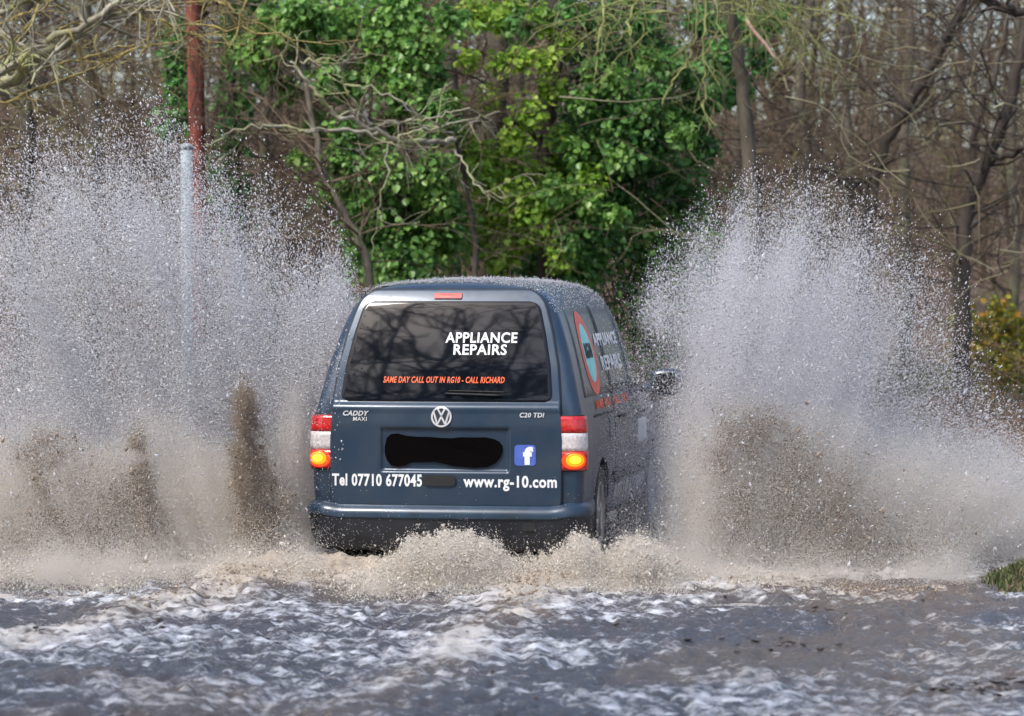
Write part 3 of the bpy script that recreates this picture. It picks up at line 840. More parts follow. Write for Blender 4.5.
# ================================================================== the wood
def bark(name, a, b_, scale=6.0, lichen=None, lich=0.5):
    m, nt, b = mat_new(name)
    L = nt.links.new
    tc = nt.nodes.new('ShaderNodeTexCoord')
    mp = nt.nodes.new('ShaderNodeMapping'); mp.inputs['Scale'].default_value = (1, 1, 0.3); L(tc.outputs['Object'], mp.inputs['Vector'])
    n1 = nt.nodes.new('ShaderNodeTexNoise'); n1.inputs['Scale'].default_value = scale; n1.inputs['Detail'].default_value = 7; n1.inputs['Roughness'].default_value = 0.7
    L(mp.outputs[0], n1.inputs['Vector'])
    cr = nt.nodes.new('ShaderNodeValToRGB'); e = cr.color_ramp.elements
    e[0].position = 0.36; e[0].color = (*a, 1); e[1].position = 0.64; e[1].color = (*b_, 1)
    L(n1.outputs['Fac'], cr.inputs['Fac'])
    out = cr.outputs['Color']
    if lichen:
        n2 = nt.nodes.new('ShaderNodeTexNoise'); n2.inputs['Scale'].default_value = 3.0; n2.inputs['Detail'].default_value = 5
        L(tc.outputs['Object'], n2.inputs['Vector'])
        st = nt.nodes.new('ShaderNodeMapRange'); st.inputs[1].default_value = 0.75 - 0.5 * lich; st.inputs[2].default_value = 0.85 - 0.4 * lich
        L(n2.outputs['Fac'], st.inputs[0])
        mx = nt.nodes.new('ShaderNodeMix'); mx.data_type = 'RGBA'; L(st.outputs[0], mx.inputs[0]); L(out, mx.inputs[6]); mx.inputs[7].default_value = (*lichen, 1)
        out = mx.outputs[2]
    L(out, b.inputs['Base Color']); b.inputs['Roughness'].default_value = 0.8
    bp = nt.nodes.new('ShaderNodeBump'); bp.inputs['Strength'].default_value = 0.5; bp.inputs['Distance'].default_value = 0.02
    L(n1.outputs['Fac'], bp.inputs['Height']); L(bp.outputs['Normal'], b.inputs['Normal'])
    return m
BARK = bark('grey_brown_bark', (0.035, 0.028, 0.021), (0.135, 0.115, 0.085), lichen=(0.13, 0.14, 0.06), lich=0.45)
DARKBARK = bark('dark_wet_bark', (0.018, 0.014, 0.011), (0.075, 0.058, 0.045))
PALEBARK = bark('lichen_bark', (0.16, 0.14, 0.10), (0.40, 0.38, 0.30), lichen=(0.33, 0.34, 0.16), lich=0.55)
MOSSTWIG = bark('mossy_twigs', (0.09, 0.10, 0.035), (0.33, 0.36, 0.12), scale=5)
OLIVETWIG = bark('olive_twigs', (0.12, 0.095, 0.035), (0.38, 0.31, 0.11), scale=9)
REDBARK = bark('rust_red_bark', (0.05, 0.016, 0.011), (0.26, 0.058, 0.036), scale=8)
FARWOOD = island_ramp('far_wood_bark', [(0.0, (0.012, 0.009, 0.006)), (0.4, (0.060, 0.042, 0.028)), (0.65, (0.145, 0.100, 0.066)), (0.85, (0.12, 0.125, 0.045)), (1.0, (0.34, 0.29, 0.20))], rough=0.85, noise=0.3, nscale=0.3)
TWIGMIX = island_ramp('mixed_twigs', [(0.0, (0.02, 0.015, 0.011)), (0.5, (0.08, 0.062, 0.046)), (0.8, (0.16, 0.14, 0.08)), (1.0, (0.36, 0.34, 0.22))], rough=0.8)
GREYTWIG = bark('grey_brown_twigs', (0.035, 0.025, 0.017), (0.17, 0.118, 0.078), scale=3)
IVY = island_ramp('ivy_leaves', [(0.0, (0.030, 0.080, 0.022)), (0.35, (0.090, 0.215, 0.048)), (0.7, (0.21, 0.40, 0.085)), (1.0, (0.42, 0.58, 0.19))], rough=0.4, spec=0.45, transl=0.38, noise=0.45)
YELLOWIVY = island_ramp('yellow_green_leaves', [(0.0, (0.08, 0.18, 0.028)), (0.4, (0.23, 0.41, 0.05)), (0.8, (0.43, 0.58, 0.09)), (1.0, (0.60, 0.64, 0.20))], rough=0.4, spec=0.4, transl=0.40, noise=0.4)
DARKLEAF = island_ramp('dark_evergreen_leaves', [(0.0, (0.022, 0.062, 0.018)), (0.45, (0.075, 0.21, 0.050)), (0.8, (0.18, 0.41, 0.10)), (1.0, (0.38, 0.56, 0.20))], rough=0.4, spec=0.45, transl=0.38, noise=0.4)
SHRUBLEAF = island_ramp('yellow_shrub_leaves', [(0.0, (0.07, 0.10, 0.015)), (0.5, (0.24, 0.25, 0.03)), (0.8, (0.42, 0.36, 0.05)), (1.0, (0.45, 0.20, 0.03))], rough=0.45, transl=0.25)
GRASS = island_ramp('grass_blades', [(0.0, (0.04, 0.055, 0.022)), (0.5, (0.10, 0.13, 0.045)), (1.0, (0.24, 0.22, 0.12))], rough=0.7, transl=0.2)

# ------------------------------------------------------------------ branches and leaves
def wander(rng, p, d, length, n, wob, grav=0.0):
    pts = [np.array(p, float)]; d = np.array(d, float); d /= np.linalg.norm(d)
    for _ in range(n):
        d = d + rng.normal(0, wob, 3); d[2] += grav
        d /= np.linalg.norm(d)
        pts.append(pts[-1] + d * length / n)
    return np.array(pts)
def grow(B, rng, p, d, length, r0, depth, kids=4, wob=0.16, grav=0.0, spread=0.9, sides=5, rmin=0.0025, ratio=0.55, tips=None):
    n = 5 if depth > 0 else 4
    P = wander(rng, p, d, length, n, wob, grav)
    rad = np.linspace(r0, max(rmin, r0 * 0.35), n + 1)
    B.tube(P, rad, sides if depth > 0 else 3, cap=False)
    if tips is not None: tips.append(P[-1])
    if depth <= 0: return
    for _ in range(kids):
        t = rng.uniform(0.25, 1.0) * n
        i = min(int(t), n - 1); q = P[i] + (P[i + 1] - P[i]) * (t - i)
        dd = P[i + 1] - P[i]; dd /= np.linalg.norm(dd)
        nd = dd + rng.normal(0, spread * 0.6, 3)
        grow(B, rng, q, nd, length * ratio * rng.uniform(0.7, 1.25), max(rmin, rad[i] * 0.6), depth - 1, kids, wob, grav, spread, sides, rmin, ratio, tips)
def limb(B, rng, pts, r0, r1, twigs=10, tl=0.5, depth=1, grav=0.0, sides=7, rmin=0.003, kids=3, wig=0.03, spread=0.9):
    """a hand-placed bough through pts with side twigs"""
    pts = np.array([tuple(p) for p in pts], float)
    t = np.linspace(0, 1, len(pts)); u = np.linspace(0, 1, len(pts) * 5)
    # Catmull style smoothing
    P = np.stack([np.interp(u, t, pts[:, k]) for k in range(3)], 1)
    for _ in range(3): P[1:-1] = 0.25 * P[:-2] + 0.5 * P[1:-1] + 0.25 * P[2:]
    P[1:-1] += rng.normal(0, wig, P[1:-1].shape) * 0.5
    rad = r0 + (r1 - r0) * u
    B.tube(P, rad, sides, cap=False)
    for _ in range(twigs):
        i = rng.integers(1, len(P) - 1)
        d = P[i + 1] - P[i]; d /= np.linalg.norm(d)
        nd = d * 0.6 + rng.normal(0, spread, 3); nd[2] += grav * 2
        grow(B, rng, P[i], nd, tl * rng.uniform(0.6, 1.4), max(rmin, rad[i] * 0.5), depth, kids, 0.2, grav, 0.9, 4, rmin)
    return P
_LEAF = np.array([[0, 0, 0], [-0.42, 0.22, 0.10], [-0.36, 0.62, 0.08], [0, 1.0, -0.05], [0.36, 0.62, 0.08], [0.42, 0.22, 0.10]])
_LEAFQ = np.array([[0, 3, 2, 1], [0, 5, 4, 3]])
def leaves(centres, radii, counts, size, rng, squash=(1, 1, 1), shell=0.5, droop=0.6):
    Ps, Ds = [], []
    for c, r, n in zip(centres, radii, counts):
        v = rng.normal(0, 1, (n, 3)); v /= np.linalg.norm(v, axis=1)[:, None]
        # knobbly outline: radius depends on direction
        k = 0.60 + 0.85 * vnoise(v[:, 0] * 2.3 + c[0] * 7, v[:, 2] * 2.3 + v[:, 1] * 1.7 + c[2] * 5, 3)
        rr = r * k * (shell + (1 - shell) * rng.random(n)) ** 0.8 * np.where(rng.random(n) < 0.22, rng.uniform(1.1, 1.7, n), 1.0)
        Ps.append(np.asarray(tuple(c)) + v * rr[:, None] * np.array(squash)); Ds.append(v)
    P, D = np.concatenate(Ps), np.concatenate(Ds)
    n = len(P)
    ax = D * 0.6 + rng.normal(0, 0.55, (n, 3)); ax[:, 2] -= droop; ax /= np.linalg.norm(ax, axis=1)[:, None]
    nr = D + rng.normal(0, 0.55, (n, 3)); nr[:, 2] += 0.5
    nr -= ax * (nr * ax).sum(1)[:, None]; nr /= np.linalg.norm(nr, axis=1)[:, None] + 1e-9
    sd = np.cross(ax, nr)
    s = size * rng.uniform(0.45, 1.55, n)
    T = _LEAF
    V = P[:, None, :] + s[:, None, None] * (T[None, :, 0, None] * sd[:, None, :] + T[None, :, 1, None] * ax[:, None, :] + T[None, :, 2, None] * nr[:, None, :])
    F = (np.arange(n)[:, None, None] * 6 + _LEAFQ[None]).reshape(-1, 4)
    return V.reshape(-1, 3), F
def leaf_obj(name, mat, parent, centres, radii, counts, size, seed, **kw):
    V, F = leaves(centres, radii, counts, size, np.random.default_rng(seed), **kw)
    return obj(name, mesh_np(name, V, [F], False), mat, parent)
def gz(x, y): return float(ground_z(np.array([x]), np.array([y]))[0])
def tree_root(name, px, Y, label, cat='tree', group=None):
    x = (px - 512) * Y / F_PX
    o = empty(name, (x, Y, gz(x, Y)))
    return tag(o, label, cat, group)
def loc(root, px, py, Y):
    """a point the photo shows, in the tree's own coordinates"""
    return np.array(at(px, py, Y)) - np.array(root.location)
def trunk(root, rng, path, r0, r1, mat, sides=10, wig=0.02):
    B = Buf()
    pts = [np.array([0, 0, -0.3])] + [loc(root, *p) for p in path]
    P = limb(B, rng, pts, r0, r1, 0, sides=sides, wig=wig)
    B.build('trunk', mat, root)
    return P
def crown(root, rng, P, mat, n, length, depth=2, lo=0.3, r=0.02, grav=0.02, kids=4, name='crown', bias=None, extra=None):
    B = Buf()
    for _ in range(n):
        i = int(rng.uniform(lo, 0.98) * (len(P) - 1))
        a = rng.uniform(0, 2 * math.pi)
        d = np.array([math.cos(a), 0.6 * math.sin(a), rng.uniform(-0.1, 0.9)])
        if bias is not None: d = d + np.array(bias)
        grow(B, rng, P[i], d, length * rng.uniform(0.6, 1.3), r * rng.uniform(0.6, 1.2), depth, kids, 0.18, grav)
    if extra: extra(B)
    return B.build(name, mat, root)

rng = np.random.default_rng(5)

# ---- far wood: one mass of stems and twigs on the hill
B = Buf()
for _ in range(330):
    Y = rng.uniform(42, 88); x = rng.uniform(-0.19, 0.19) * Y * 1.05
    if Y < 47 and x > 2.5 * Y / 45: continue
    z0 = gz(x, Y); h = rng.uniform(6, 11); r = rng.choice([0.025, 0.04, 0.06, 0.10, 0.14], p=[.42, .32, .17, .07, .02])
    P = wander(rng, (x, Y, z0 - 0.2), (rng.normal(0, 0.12), rng.normal(0, 0.1), 1), h, 7, 0.06)
    B.tube(P, np.linspace(r, r * 0.35, 8), 5, cap=False)
    for k in range(rng.integers(3, 8)):
        i = rng.integers(1, 7)
        a = rng.uniform(0, 6.28)
        grow(B, rng, P[i], (math.cos(a), math.sin(a) * 0.6, rng.uniform(-0.2, 0.8)), rng.uniform(0.8, 2.4), r * 0.4, 1, 4, 0.2, 0.0, 1.0, 4, 0.006)
for _ in range(7000):
    Y = rng.uniform(38, 84); x = rng.uniform(-0.175, 0.175) * Y
    if x > 2.0 * Y / 45 and Y < 46: continue
    z = gz(x, Y) + rng.uniform(0, 1) ** 1.2 * 5.5
    a = rng.uniform(0, 6.28)
    P = wander(rng, (x, Y, z), (math.cos(a), 0.4 * math.sin(a), rng.uniform(-0.3, 1.0)), rng.uniform(0.6, 2.6), 5, 0.26)
    B.tube(P, np.linspace(rng.uniform(0.007, 0.02), 0.005, 6), 3, cap=False)
tag(B.build('far_wood', FARWOOD), 'tangled brown mass of bare stems and twigs filling the hillside behind', 'woodland', kind='stuff')

# ---- ivy-clad tree left of centre
t1 = tree_root('ivy_tree', 398, 31.5, 'tree wrapped in hanging ivy, its leaves curtaining down left of the van roof')
P1 = trunk(t1, rng, [(392, 250, 31.5), (402, 150, 31.5), (410, 60, 31.6), (402, -60, 31.8), (408, -260, 32)], 0.17, 0.07, DARKBARK)
crown(t1, rng, P1, GREYTWIG, 16, 1.1, 2, 0.25, 0.016, 0.0)
iv = [(408, 20, .22), (420, 55, .26), (402, 85, .30), (425, 110, .26), (395, 130, .22), (385, 170, .26), (400, 200, .34), (420, 225, .36), (385, 235, .34), (440, 240, .32), (402, 262, .40), (365, 215, .22), (350, 185, .16), (330, 190, .13), (370, 255, .22), (455, 215, .22), (380, 40, .2), (350, 20, .22), (330, 50, .16), (300, 12, .2), (350, 85, .14), (270, 20, .16), (316, 125, .10), (450, 20, .16), (345, 130, .12), (436, 170, .2), (300, 45, .16), (330, 80, .14), (375, 70, .2), (360, 150, .16), (290, 90, .1), (430, 80, .18), (440, 195, .22), (395, 5, .2), (250, 50, .14), (270, 70, .12), (320, 20, .18), (340, 160, .14), (435, 120, .2), (300, 160, .1), (285, 30, .14)]
leaf_obj('ivy', IVY, t1, [loc(t1, px, py, 31.2 + rng.uniform(-.4, .5)) for px, py, r in iv], [r * 1.05 for *_, r in iv], [int(4300 * r ** 1.5) + 60 for *_, r in iv], 0.062, 101, shell=0.15)
# ---- brown-stemmed tree with yellow-green ivy, middle
t2 = tree_root('ivy_tree', 492, 33, 'grey-barked tree above the van roof with yellow-green sprays of leaves')
P2 = trunk(t2, rng, [(496, 250, 33), (488, 160, 33), (500, 70, 33), (494, -40, 33.2), (500, -230, 33.4)], 0.16, 0.10, BARK)
crown(t2, rng, P2, OLIVETWIG, 16, 1.2, 2, 0.2, 0.014, -0.02)
iv = [(480, 175, .20), (500, 165, .26), (528, 180, .28), (510, 205, .26), (540, 210, .26), (492, 215, .20), (548, 170, .20), (520, 235, .2), (470, 150, .15), (560, 140, .16), (505, 20, .13), (515, 5, .14), (478, 12, .16), (520, 60, .13), (545, 62, .12), (455, 130, .12), (468, 60, .10), (530, 110, .14), (565, 195, .16), (500, 62, .09), (540, 20, .16), (565, 45, .14), (490, 100, .12), (515, 140, .16), (550, 90, .14), (475, 240, .16), (500, 255, .16), (560, 255, .16), (590, 180, .16), (615, 120, .13), (450, 100, .12), (430, 40, .12), (580, 20, .14)]
leaf_obj('ivy', YELLOWIVY, t2, [loc(t2, px, py, 32.2 + rng.uniform(-.4, .4)) for px, py, r in iv], [r for *_, r in iv], [int(3000 * r ** 1.5) + 50 for *_, r in iv], 0.062, 102, shell=0.12)
# ---- dark forked tree inside the evergreen, and the evergreen itself
t3 = tree_root('evergreen_tree', 556, 32.5, 'dense dark green tree with a black forked trunk, right of the middle')
P3 = trunk(t3, rng, [(548, 240, 32.5), (545, 165, 32.4), (549, 100, 32.4), (556, 50, 32.4), (552, -40, 32.5), (560, -250, 32.6)], 0.11, 0.06, DARKBARK)
def forks(B):
    r2 = np.random.default_rng(77)
    limb(B, r2, [loc(t3, 549, 105, 32.4), loc(t3, 566, 40, 32.3), loc(t3, 600, 12, 32.2), loc(t3, 660, 2, 32.2)], 0.045, 0.025, 6, 0.5)
    limb(B, r2, [loc(t3, 546, 140, 32.4), loc(t3, 520, 125, 32.2), loc(t3, 480, 118, 32.0)], 0.035, 0.012, 8, 0.5)
crown(t3, rng, P3, DARKBARK, 14, 1.0, 2, 0.2, 0.014, 0.0, extra=forks)
iv = [(580, 120, .32), (610, 95, .34), (600, 150, .38), (630, 130, .36), (575, 175, .34), (610, 190, .36), (640, 165, .30), (570, 225, .34), (600, 235, .30), (585, 60, .26), (620, 55, .26), (650, 95, .26), (660, 140, .26), (585, 265, .30), (555, 250, .28), (540, 265, .24), (670, 60, .18), (690, 110, .22), (700, 150, .22), (640, 25, .2), (600, 20, .16), (570, 15, .16), (680, 180, .22), (720, 60, .2), (735, 30, .18), (700, 20, .16), (740, 90, .14), (560, 5, .2), (625, -5, .2), (655, 45, .2), (720, 95, .14), (690, 75, .16), (760, 60, .14), (520, 25, .16), (770, 20, .14)]
leaf_obj('leaves', DARKLEAF, t3, [loc(t3, px, py, 32.6 + rng.uniform(-.5, .6)) for px, py, r in iv], [r for *_, r in iv], [int(3600 * r ** 1.5) + 50 for *_, r in iv], 0.060, 103, shell=0.15)
iv2 = [(595, 70, .14), (612, 85, .16), (585, 105, .13), (640, 110, .16), (605, 130, .14), (575, 150, .14), (620, 160, .15), (555, 190, .16), (545, 225, .16), (565, 240, .16), (590, 205, .13), (665, 115, .12), (650, 60, .12), (615, 215, .12), (685, 135, .12)]
leaf_obj('leaves', IVY, t3, [loc(t3, px, py, 31.9 + rng.uniform(-.2, .2)) for px, py, r in iv2], [r for *_, r in iv2], [int(3600 * r ** 1.5) + 40 for *_, r in iv2], 0.062, 104, shell=0.12)
# ---- holly bush low behind the right spray
t4 = tree_root('holly_bush', 668, 33, 'green bush fading into the top of the spray on the nearside of the van', 'bush')
B = Buf()
for _ in range(9): grow(B, rng, (rng.normal(0, .15), rng.normal(0, .1), -0.1), (rng.normal(0, .35), rng.normal(0, .3), 1), 2.2, 0.02, 2, 4, 0.15)
B.build('stem', DARKBARK, t4)
iv = [(660, 215, .36), (690, 205, .30), (640, 245, .34), (675, 250, .36), (650, 290, .36), (700, 240, .24), (690, 300, .4), (660, 330, .4)]
leaf_obj('leaves', IVY, t4, [loc(t4, px, py, 33 + rng.uniform(-.3, .3)) for px, py, r in iv], [r for *_, r in iv], [int(3300 * r ** 1.5) for *_, r in iv], 0.062, 105, shell=0.2)

# ---- slim bare trees among the ivy
slim = [
    ('brown_stemmed_tree', [(655, 260, 34), (660, 200, 34), (652, 90, 34.2), (668, -60, 34.4), (660, -220, 34.5)], 0.13, BARK, 'bare brown trunk half hidden behind the dark green bush'),
    ('leaning_tree', [(372, 268, 30.5), (352, 225, 30.6), (322, 175, 30.8), (312, 110, 31), (296, 30, 31.2), (290, -140, 31.5)], 0.055, BARK, 'thin bare tree leaning to one side beside the ivy curtain'),
    ('slender_tree', [(272, 240, 34), (262, 150, 34), (270, 80, 34), (258, -20, 34.2), (262, -200, 34.4)], 0.085, BARK, 'slender grey trunk between the ivy-clad tree and the rust-red trunk'),
    ('pale_trunked_tree', [(452, 260, 36), (446, 170, 36), (452, 80, 36), (444, -30, 36), (450, -200, 36)], 0.15, BARK, 'pale brown trunk between the ivy curtain and the yellow-green sprays'),
    ('slender_tree', [(345, 240, 37), (338, 150, 37), (345, 60, 37), (340, -30, 37), (344, -190, 37)], 0.11, BARK, 'straight brown trunk behind the gap left of the ivy curtain'),
    ('slender_tree', [(240, 250, 33), (236, 160, 33), (232, 60, 33), (238, -60, 33), (236, -220, 33)], 0.10, DARKBARK, 'dark ivy-flecked trunk just right of the rust-red trunk'),
    ('slender_tree', [(90, 250, 38), (96, 140, 38), (84, 40, 38), (92, -60, 38), (90, -180, 38)], 0.14, BARK, 'brown trunk behind the spray under the long mossy bough'),
    ('slender_tree', [(22, 250, 36), (30, 150, 36), (24, 50, 36), (34, -60, 36), (30, -180, 36)], 0.12, DARKBARK, 'dark trunk behind the mossy bough at the edge of the wood'),
    ('slender_tree', [(520, 260, 37.5), (524, 160, 37.5), (516, 60, 37.5), (524, -40, 37.5), (520, -190, 37.5)], 0.12, BARK, 'brown trunk showing through gaps beside the black forked trunk'),
]
for nm, path, r, mt, lab in slim:
    t = tree_root(nm, path[0][0], path[0][2], lab)
    P = trunk(t, rng, path, r * 0.85, r * 0.4, mt, 9)
    crown(t, rng, P, GREYTWIG, 34, 1.3, 2, 0.2, 0.012, 0.0)
    if 'ivy-flecked' in lab:
        iv = [(240 + rng.normal(0, 9), y, 0.13) for y in range(-60, 240, 16)]
        leaf_obj('ivy', DARKLEAF, t, [loc(t, a, b, 32.9) for a, b, _ in iv], [0.15] * len(iv), [70] * len(iv), 0.07, 106)

# ---- rust-red trunk and grey metal post
t5 = tree_root('red_trunked_tree', 198, 32, 'tall narrow tree with rust-red trunk behind the grey metal post')
P5 = trunk(t5, rng, [(199, 230, 32), (198, 150, 32), (196, 70, 32), (194, 0, 32), (192, -90, 32), (196, -240, 32)], 0.085, 0.085, REDBARK, 12, 0.003)
def redfork(B):
    r2 = np.random.default_rng(3)
    limb(B, r2, [loc(t5, 196, 40, 32), loc(t5, 206, -10, 32), loc(t5, 222, -110, 32)], 0.06, 0.03, 4, 0.6)
crown(t5, rng, P5, DARKBARK, 12, 0.9, 2, 0.4, 0.012, 0.0, extra=redfork)
iv = [(176 + rng.normal(0, 6), y, .1) for y in range(30, 130, 9)]
leaf_obj('ivy', DARKLEAF, t5, [loc(t5, a, b, 32.2) for a, b, _ in iv], [0.12] * len(iv), [60] * len(iv), 0.065, 107)
post = empty('metal_post', (at(187, 300, 27).x, 27.0, -0.25)); tag(post, 'pale grey metal post standing in the spray in front of the rust-red trunk', 'post')
B = Buf(); B.tube([(0, 0, 0), (0, 0, 3.22)], [0.052, 0.052], 20)
B.build('pole', simple('galvanised_steel', (0.25, 0.30, 0.33), 0.75, var=0.3, scale=7), post)
B = Buf(); B.tube([(0, 0, 3.21), (0, 0, 3.245), (0, 0, 3.262)], [0.058, 0.058, 0.02], 20); B.build('cap', simple('post_cap', (0.22, 0.25, 0.27), 0.7), post)

# ---- tree outside the view whose mossy boughs reach in at the top
t6 = tree_root('mossy_boughed_tree', -190, 29, 'mossy tree reaching its long pale bough in across the top corner')
P6 = trunk(t6, rng, [(-185, 250, 29), (-175, 120, 29), (-150, 20, 29), (-130, -80, 29), (-120, -240, 29)], 0.20, 0.10, PALEBARK)
B = Buf()
r2 = np.random.default_rng(8)
limb(B, r2, [loc(t6, -178, 150, 29), loc(t6, -60, 118, 28.6), loc(t6, 0, 88, 28.4), loc(t6, 60, 45, 28.2), loc(t6, 110, 12, 28.1), loc(t6, 190, -50, 28)], 0.075, 0.03, 26, 0.7, 2, 0.0)
limb(B, r2, [loc(t6, -178, 140, 29), loc(t6, -50, 100, 28.3), loc(t6, 0, 72, 28.2), loc(t6, 50, 40, 28.1), loc(t6, 110, 12, 28), loc(t6, 135, -20, 28)], 0.055, 0.02, 20, 0.6, 2, -0.01)
limb(B, r2, [loc(t6, -160, 70, 29), loc(t6, -20, 20, 28.6), loc(t6, 60, -10, 28.4)], 0.05, 0.02, 24, 0.8, 2, 0.0)
B.build('bough', PALEBARK, t6)
B = Buf()
for (a, b, c, d) in ((0, 60, 90, -20), (-20, 110, 150, 45), (40, 70, 180, 30), (100, 60, 260, 20), (60, 30, 250, -5), (150, 22, 330, 45), (-10, 30, 70, 5), (20, 95, 130, 60), (130, 15, 215, 45), (215, 0, 265, 30)):
    limb(B, r2, [loc(t6, a, b, 28.2), loc(t6, (a + c) / 2, (b + d) / 2 - 5 + r2.normal(0, 5), 28.0), loc(t6, c, d, 28.1)], 0.014, 0.005, 10, 0.40, 1, -0.04, 5)
for (a, b, l) in ((148, 20, 45), (152, 15, 50), (98, 35, 32), (20, 60, 55), (250, -5, 65), (70, 30, 60), (120, 5, 40), (225, 0, 35), (40, 5, 60)):
    P = wander(r2, loc(t6, a, b, 28), (r2.uniform(-.3, .5), 0, -1), l * 28 / F_PX, 6, 0.22)
    B.tube(P, np.linspace(0.012, 0.005, 7), 5)
B.build('twigs', OLIVETWIG, t6)

# ---- lichened branches across the middle, from a small tree
t7 = tree_root('lichened_tree', 470, 30.5, 'small tree holding out crooked pale lichened branches in front of the ivy')
P7 = trunk(t7, rng, [(476, 240, 30.9), (466, 180, 30.7), (455, 140, 30.3)], 0.032, 0.022, DARKBARK, 8)
B = Buf(); r2 = np.random.default_rng(12)
for pts, ra, rb, tw in (
    ([(455, 140, 30.2), (425, 143, 29.9), (395, 140, 29.7), (365, 125, 29.6), (340, 118, 29.5), (322, 100, 29.4), (305, 78, 29.4), (290, 62, 29.4)], 0.030, 0.012, 8),
    ([(378, 133, 29.6), (345, 131, 29.5), (310, 133, 29.4), (275, 124, 29.3), (235, 130, 29.3), (205, 145, 29.3)], 0.022, 0.008, 7),
    ([(372, 124, 29.6), (355, 108, 29.5), (345, 85, 29.4), (330, 66, 29.4)], 0.016, 0.007, 6),
    ([(395, 140, 29.7), (425, 128, 29.8), (460, 122, 30), (500, 112, 30.1)], 0.014, 0.006, 6),
    ([(378, 126, 29.6), (410, 122, 29.5), (440, 118, 29.4), (470, 108, 29.4)], 0.012, 0.006, 5),
    ([(345, 85, 29.4), (385, 92, 29.4), (425, 120, 29.5), (455, 138, 30)], 0.014, 0.008, 5),
    ([(300, 62, 29.4), (330, 60, 29.4), (350, 62, 29.4)], 0.010, 0.005, 4),
    ([(388, 140, 29.7), (386, 175, 29.6), (380, 205, 29.6), (372, 255, 29.7)], 0.010, 0.005, 4),
    ([(455, 150, 30), (470, 175, 29.7), (490, 200, 29.6)], 0.012, 0.005, 5)):
    limb(B, r2, [loc(t7, *p) for p in pts], ra, rb, tw, 0.35, 1, -0.02, 6)
B.build('branch', PALEBARK, t7)

# ---- yellow-green hanging twigs top right of centre
t8 = tree_root('weeping_tree', 752, 31.5, 'tree trailing a weeping fan of yellow-green mossy twigs beside the dark green tree')
P8 = trunk(t8, rng, [(756, 250, 31.5), (748, 150, 31.5), (740, 60, 31.4), (720, -30, 31.2), (712, -200, 31.2)], 0.09, 0.05, BARK)
B = Buf(); r2 = np.random.default_rng(21)
for _ in range(40):
    a, b = r2.uniform(640, 790), r2.uniform(-45, 28)
    P = wander(r2, loc(t8, 690 + (a - 690) * 0.5, b, 30.6 + r2.uniform(-.3, .5)), ((a - 690) / 70, r2.normal(0, .2), 0.10), r2.uniform(0.7, 1.7), 9, 0.20, -0.15)
    B.tube(P, np.linspace(0.008, 0.003, 10), 4, cap=False)
    for k in range(7):
        i = r2.integers(2, 9)
        Q = wander(r2, P[i], (r2.normal(0, .7), r2.normal(0, .3), -0.6), r2.uniform(.2, .7), 6, 0.30, -0.08)
        B.tube(Q, np.linspace(0.005, 0.0025, 7), 3, cap=False)
for pts in ([(700, -10, 30.6), (696, 35, 30.5), (690, 60, 30.5), (672, 80, 30.5), (662, 105, 30.5)], [(705, 0, 30.6), (702, 50, 30.5), (705, 85, 30.5), (703, 108, 30.5)], [(606, -8, 30.6), (602, 30, 30.5), (597, 60, 30.5), (594, 85, 30.5)], [(640, -5, 30.6), (628, 25, 30.5), (618, 45, 30.5)]):
    limb(B, r2, [loc(t8, *p) for p in pts], 0.016, 0.007, 8, 0.3, 1, -0.08, 5)
B.build('twigs', MOSSTWIG, t8)
# ---- bare tangle, right of centre and right
right = [
    ('leaning_tree', [(862, 260, 36), (870, 205, 36), (880, 150, 36), (905, 110, 35.8), (935, 60, 35.6), (965, 0, 35.4), (985, -120, 35.2)], 0.085, DARKBARK, 'dark thin tree leaning across the gap above the spray on the right', 26),
    ('forked_tree', [(962, 330, 34), (962, 270, 34), (966, 205, 34), (985, 165, 33.9), (1004, 120, 33.8), (1020, 60, 33.7), (1040, -80, 33.6)], 0.105, DARKBARK, 'dark tree forking low behind the yellow-green shrub', 24),
    ('bare_tree', [(800, 250, 38), (806, 160, 38), (798, 80, 38), (812, 0, 38), (806, -150, 38)], 0.10, BARK, 'bare brown tree standing between the weeping twigs and the leaning dark tree', 30),
    ('bare_tree', [(905, 250, 41), (902, 160, 41), (910, 60, 41), (905, -40, 41), (910, -180, 41)], 0.10, BARK, 'thin bare tree straight behind the leaning dark tree', 30),
    ('bare_tree', [(1012, 320, 40), (1016, 240, 40), (1010, 140, 40), (1018, 40, 40), (1012, -120, 40)], 0.09, BARK, 'bare brown tree behind the forked tree at the edge', 30),
    ('bare_tree', [(742, 250, 39), (735, 160, 39), (742, 80, 39), (738, 0, 39), (742, -150, 39)], 0.08, BARK, 'bare brown tree just behind the weeping twigs', 30),
    ('bare_tree', [(845, 250, 44), (850, 160, 44), (842, 60, 44), (852, -40, 44), (850, -160, 44)], 0.09, BARK, 'straight bare tree far back over the crest of the spray', 28),
]
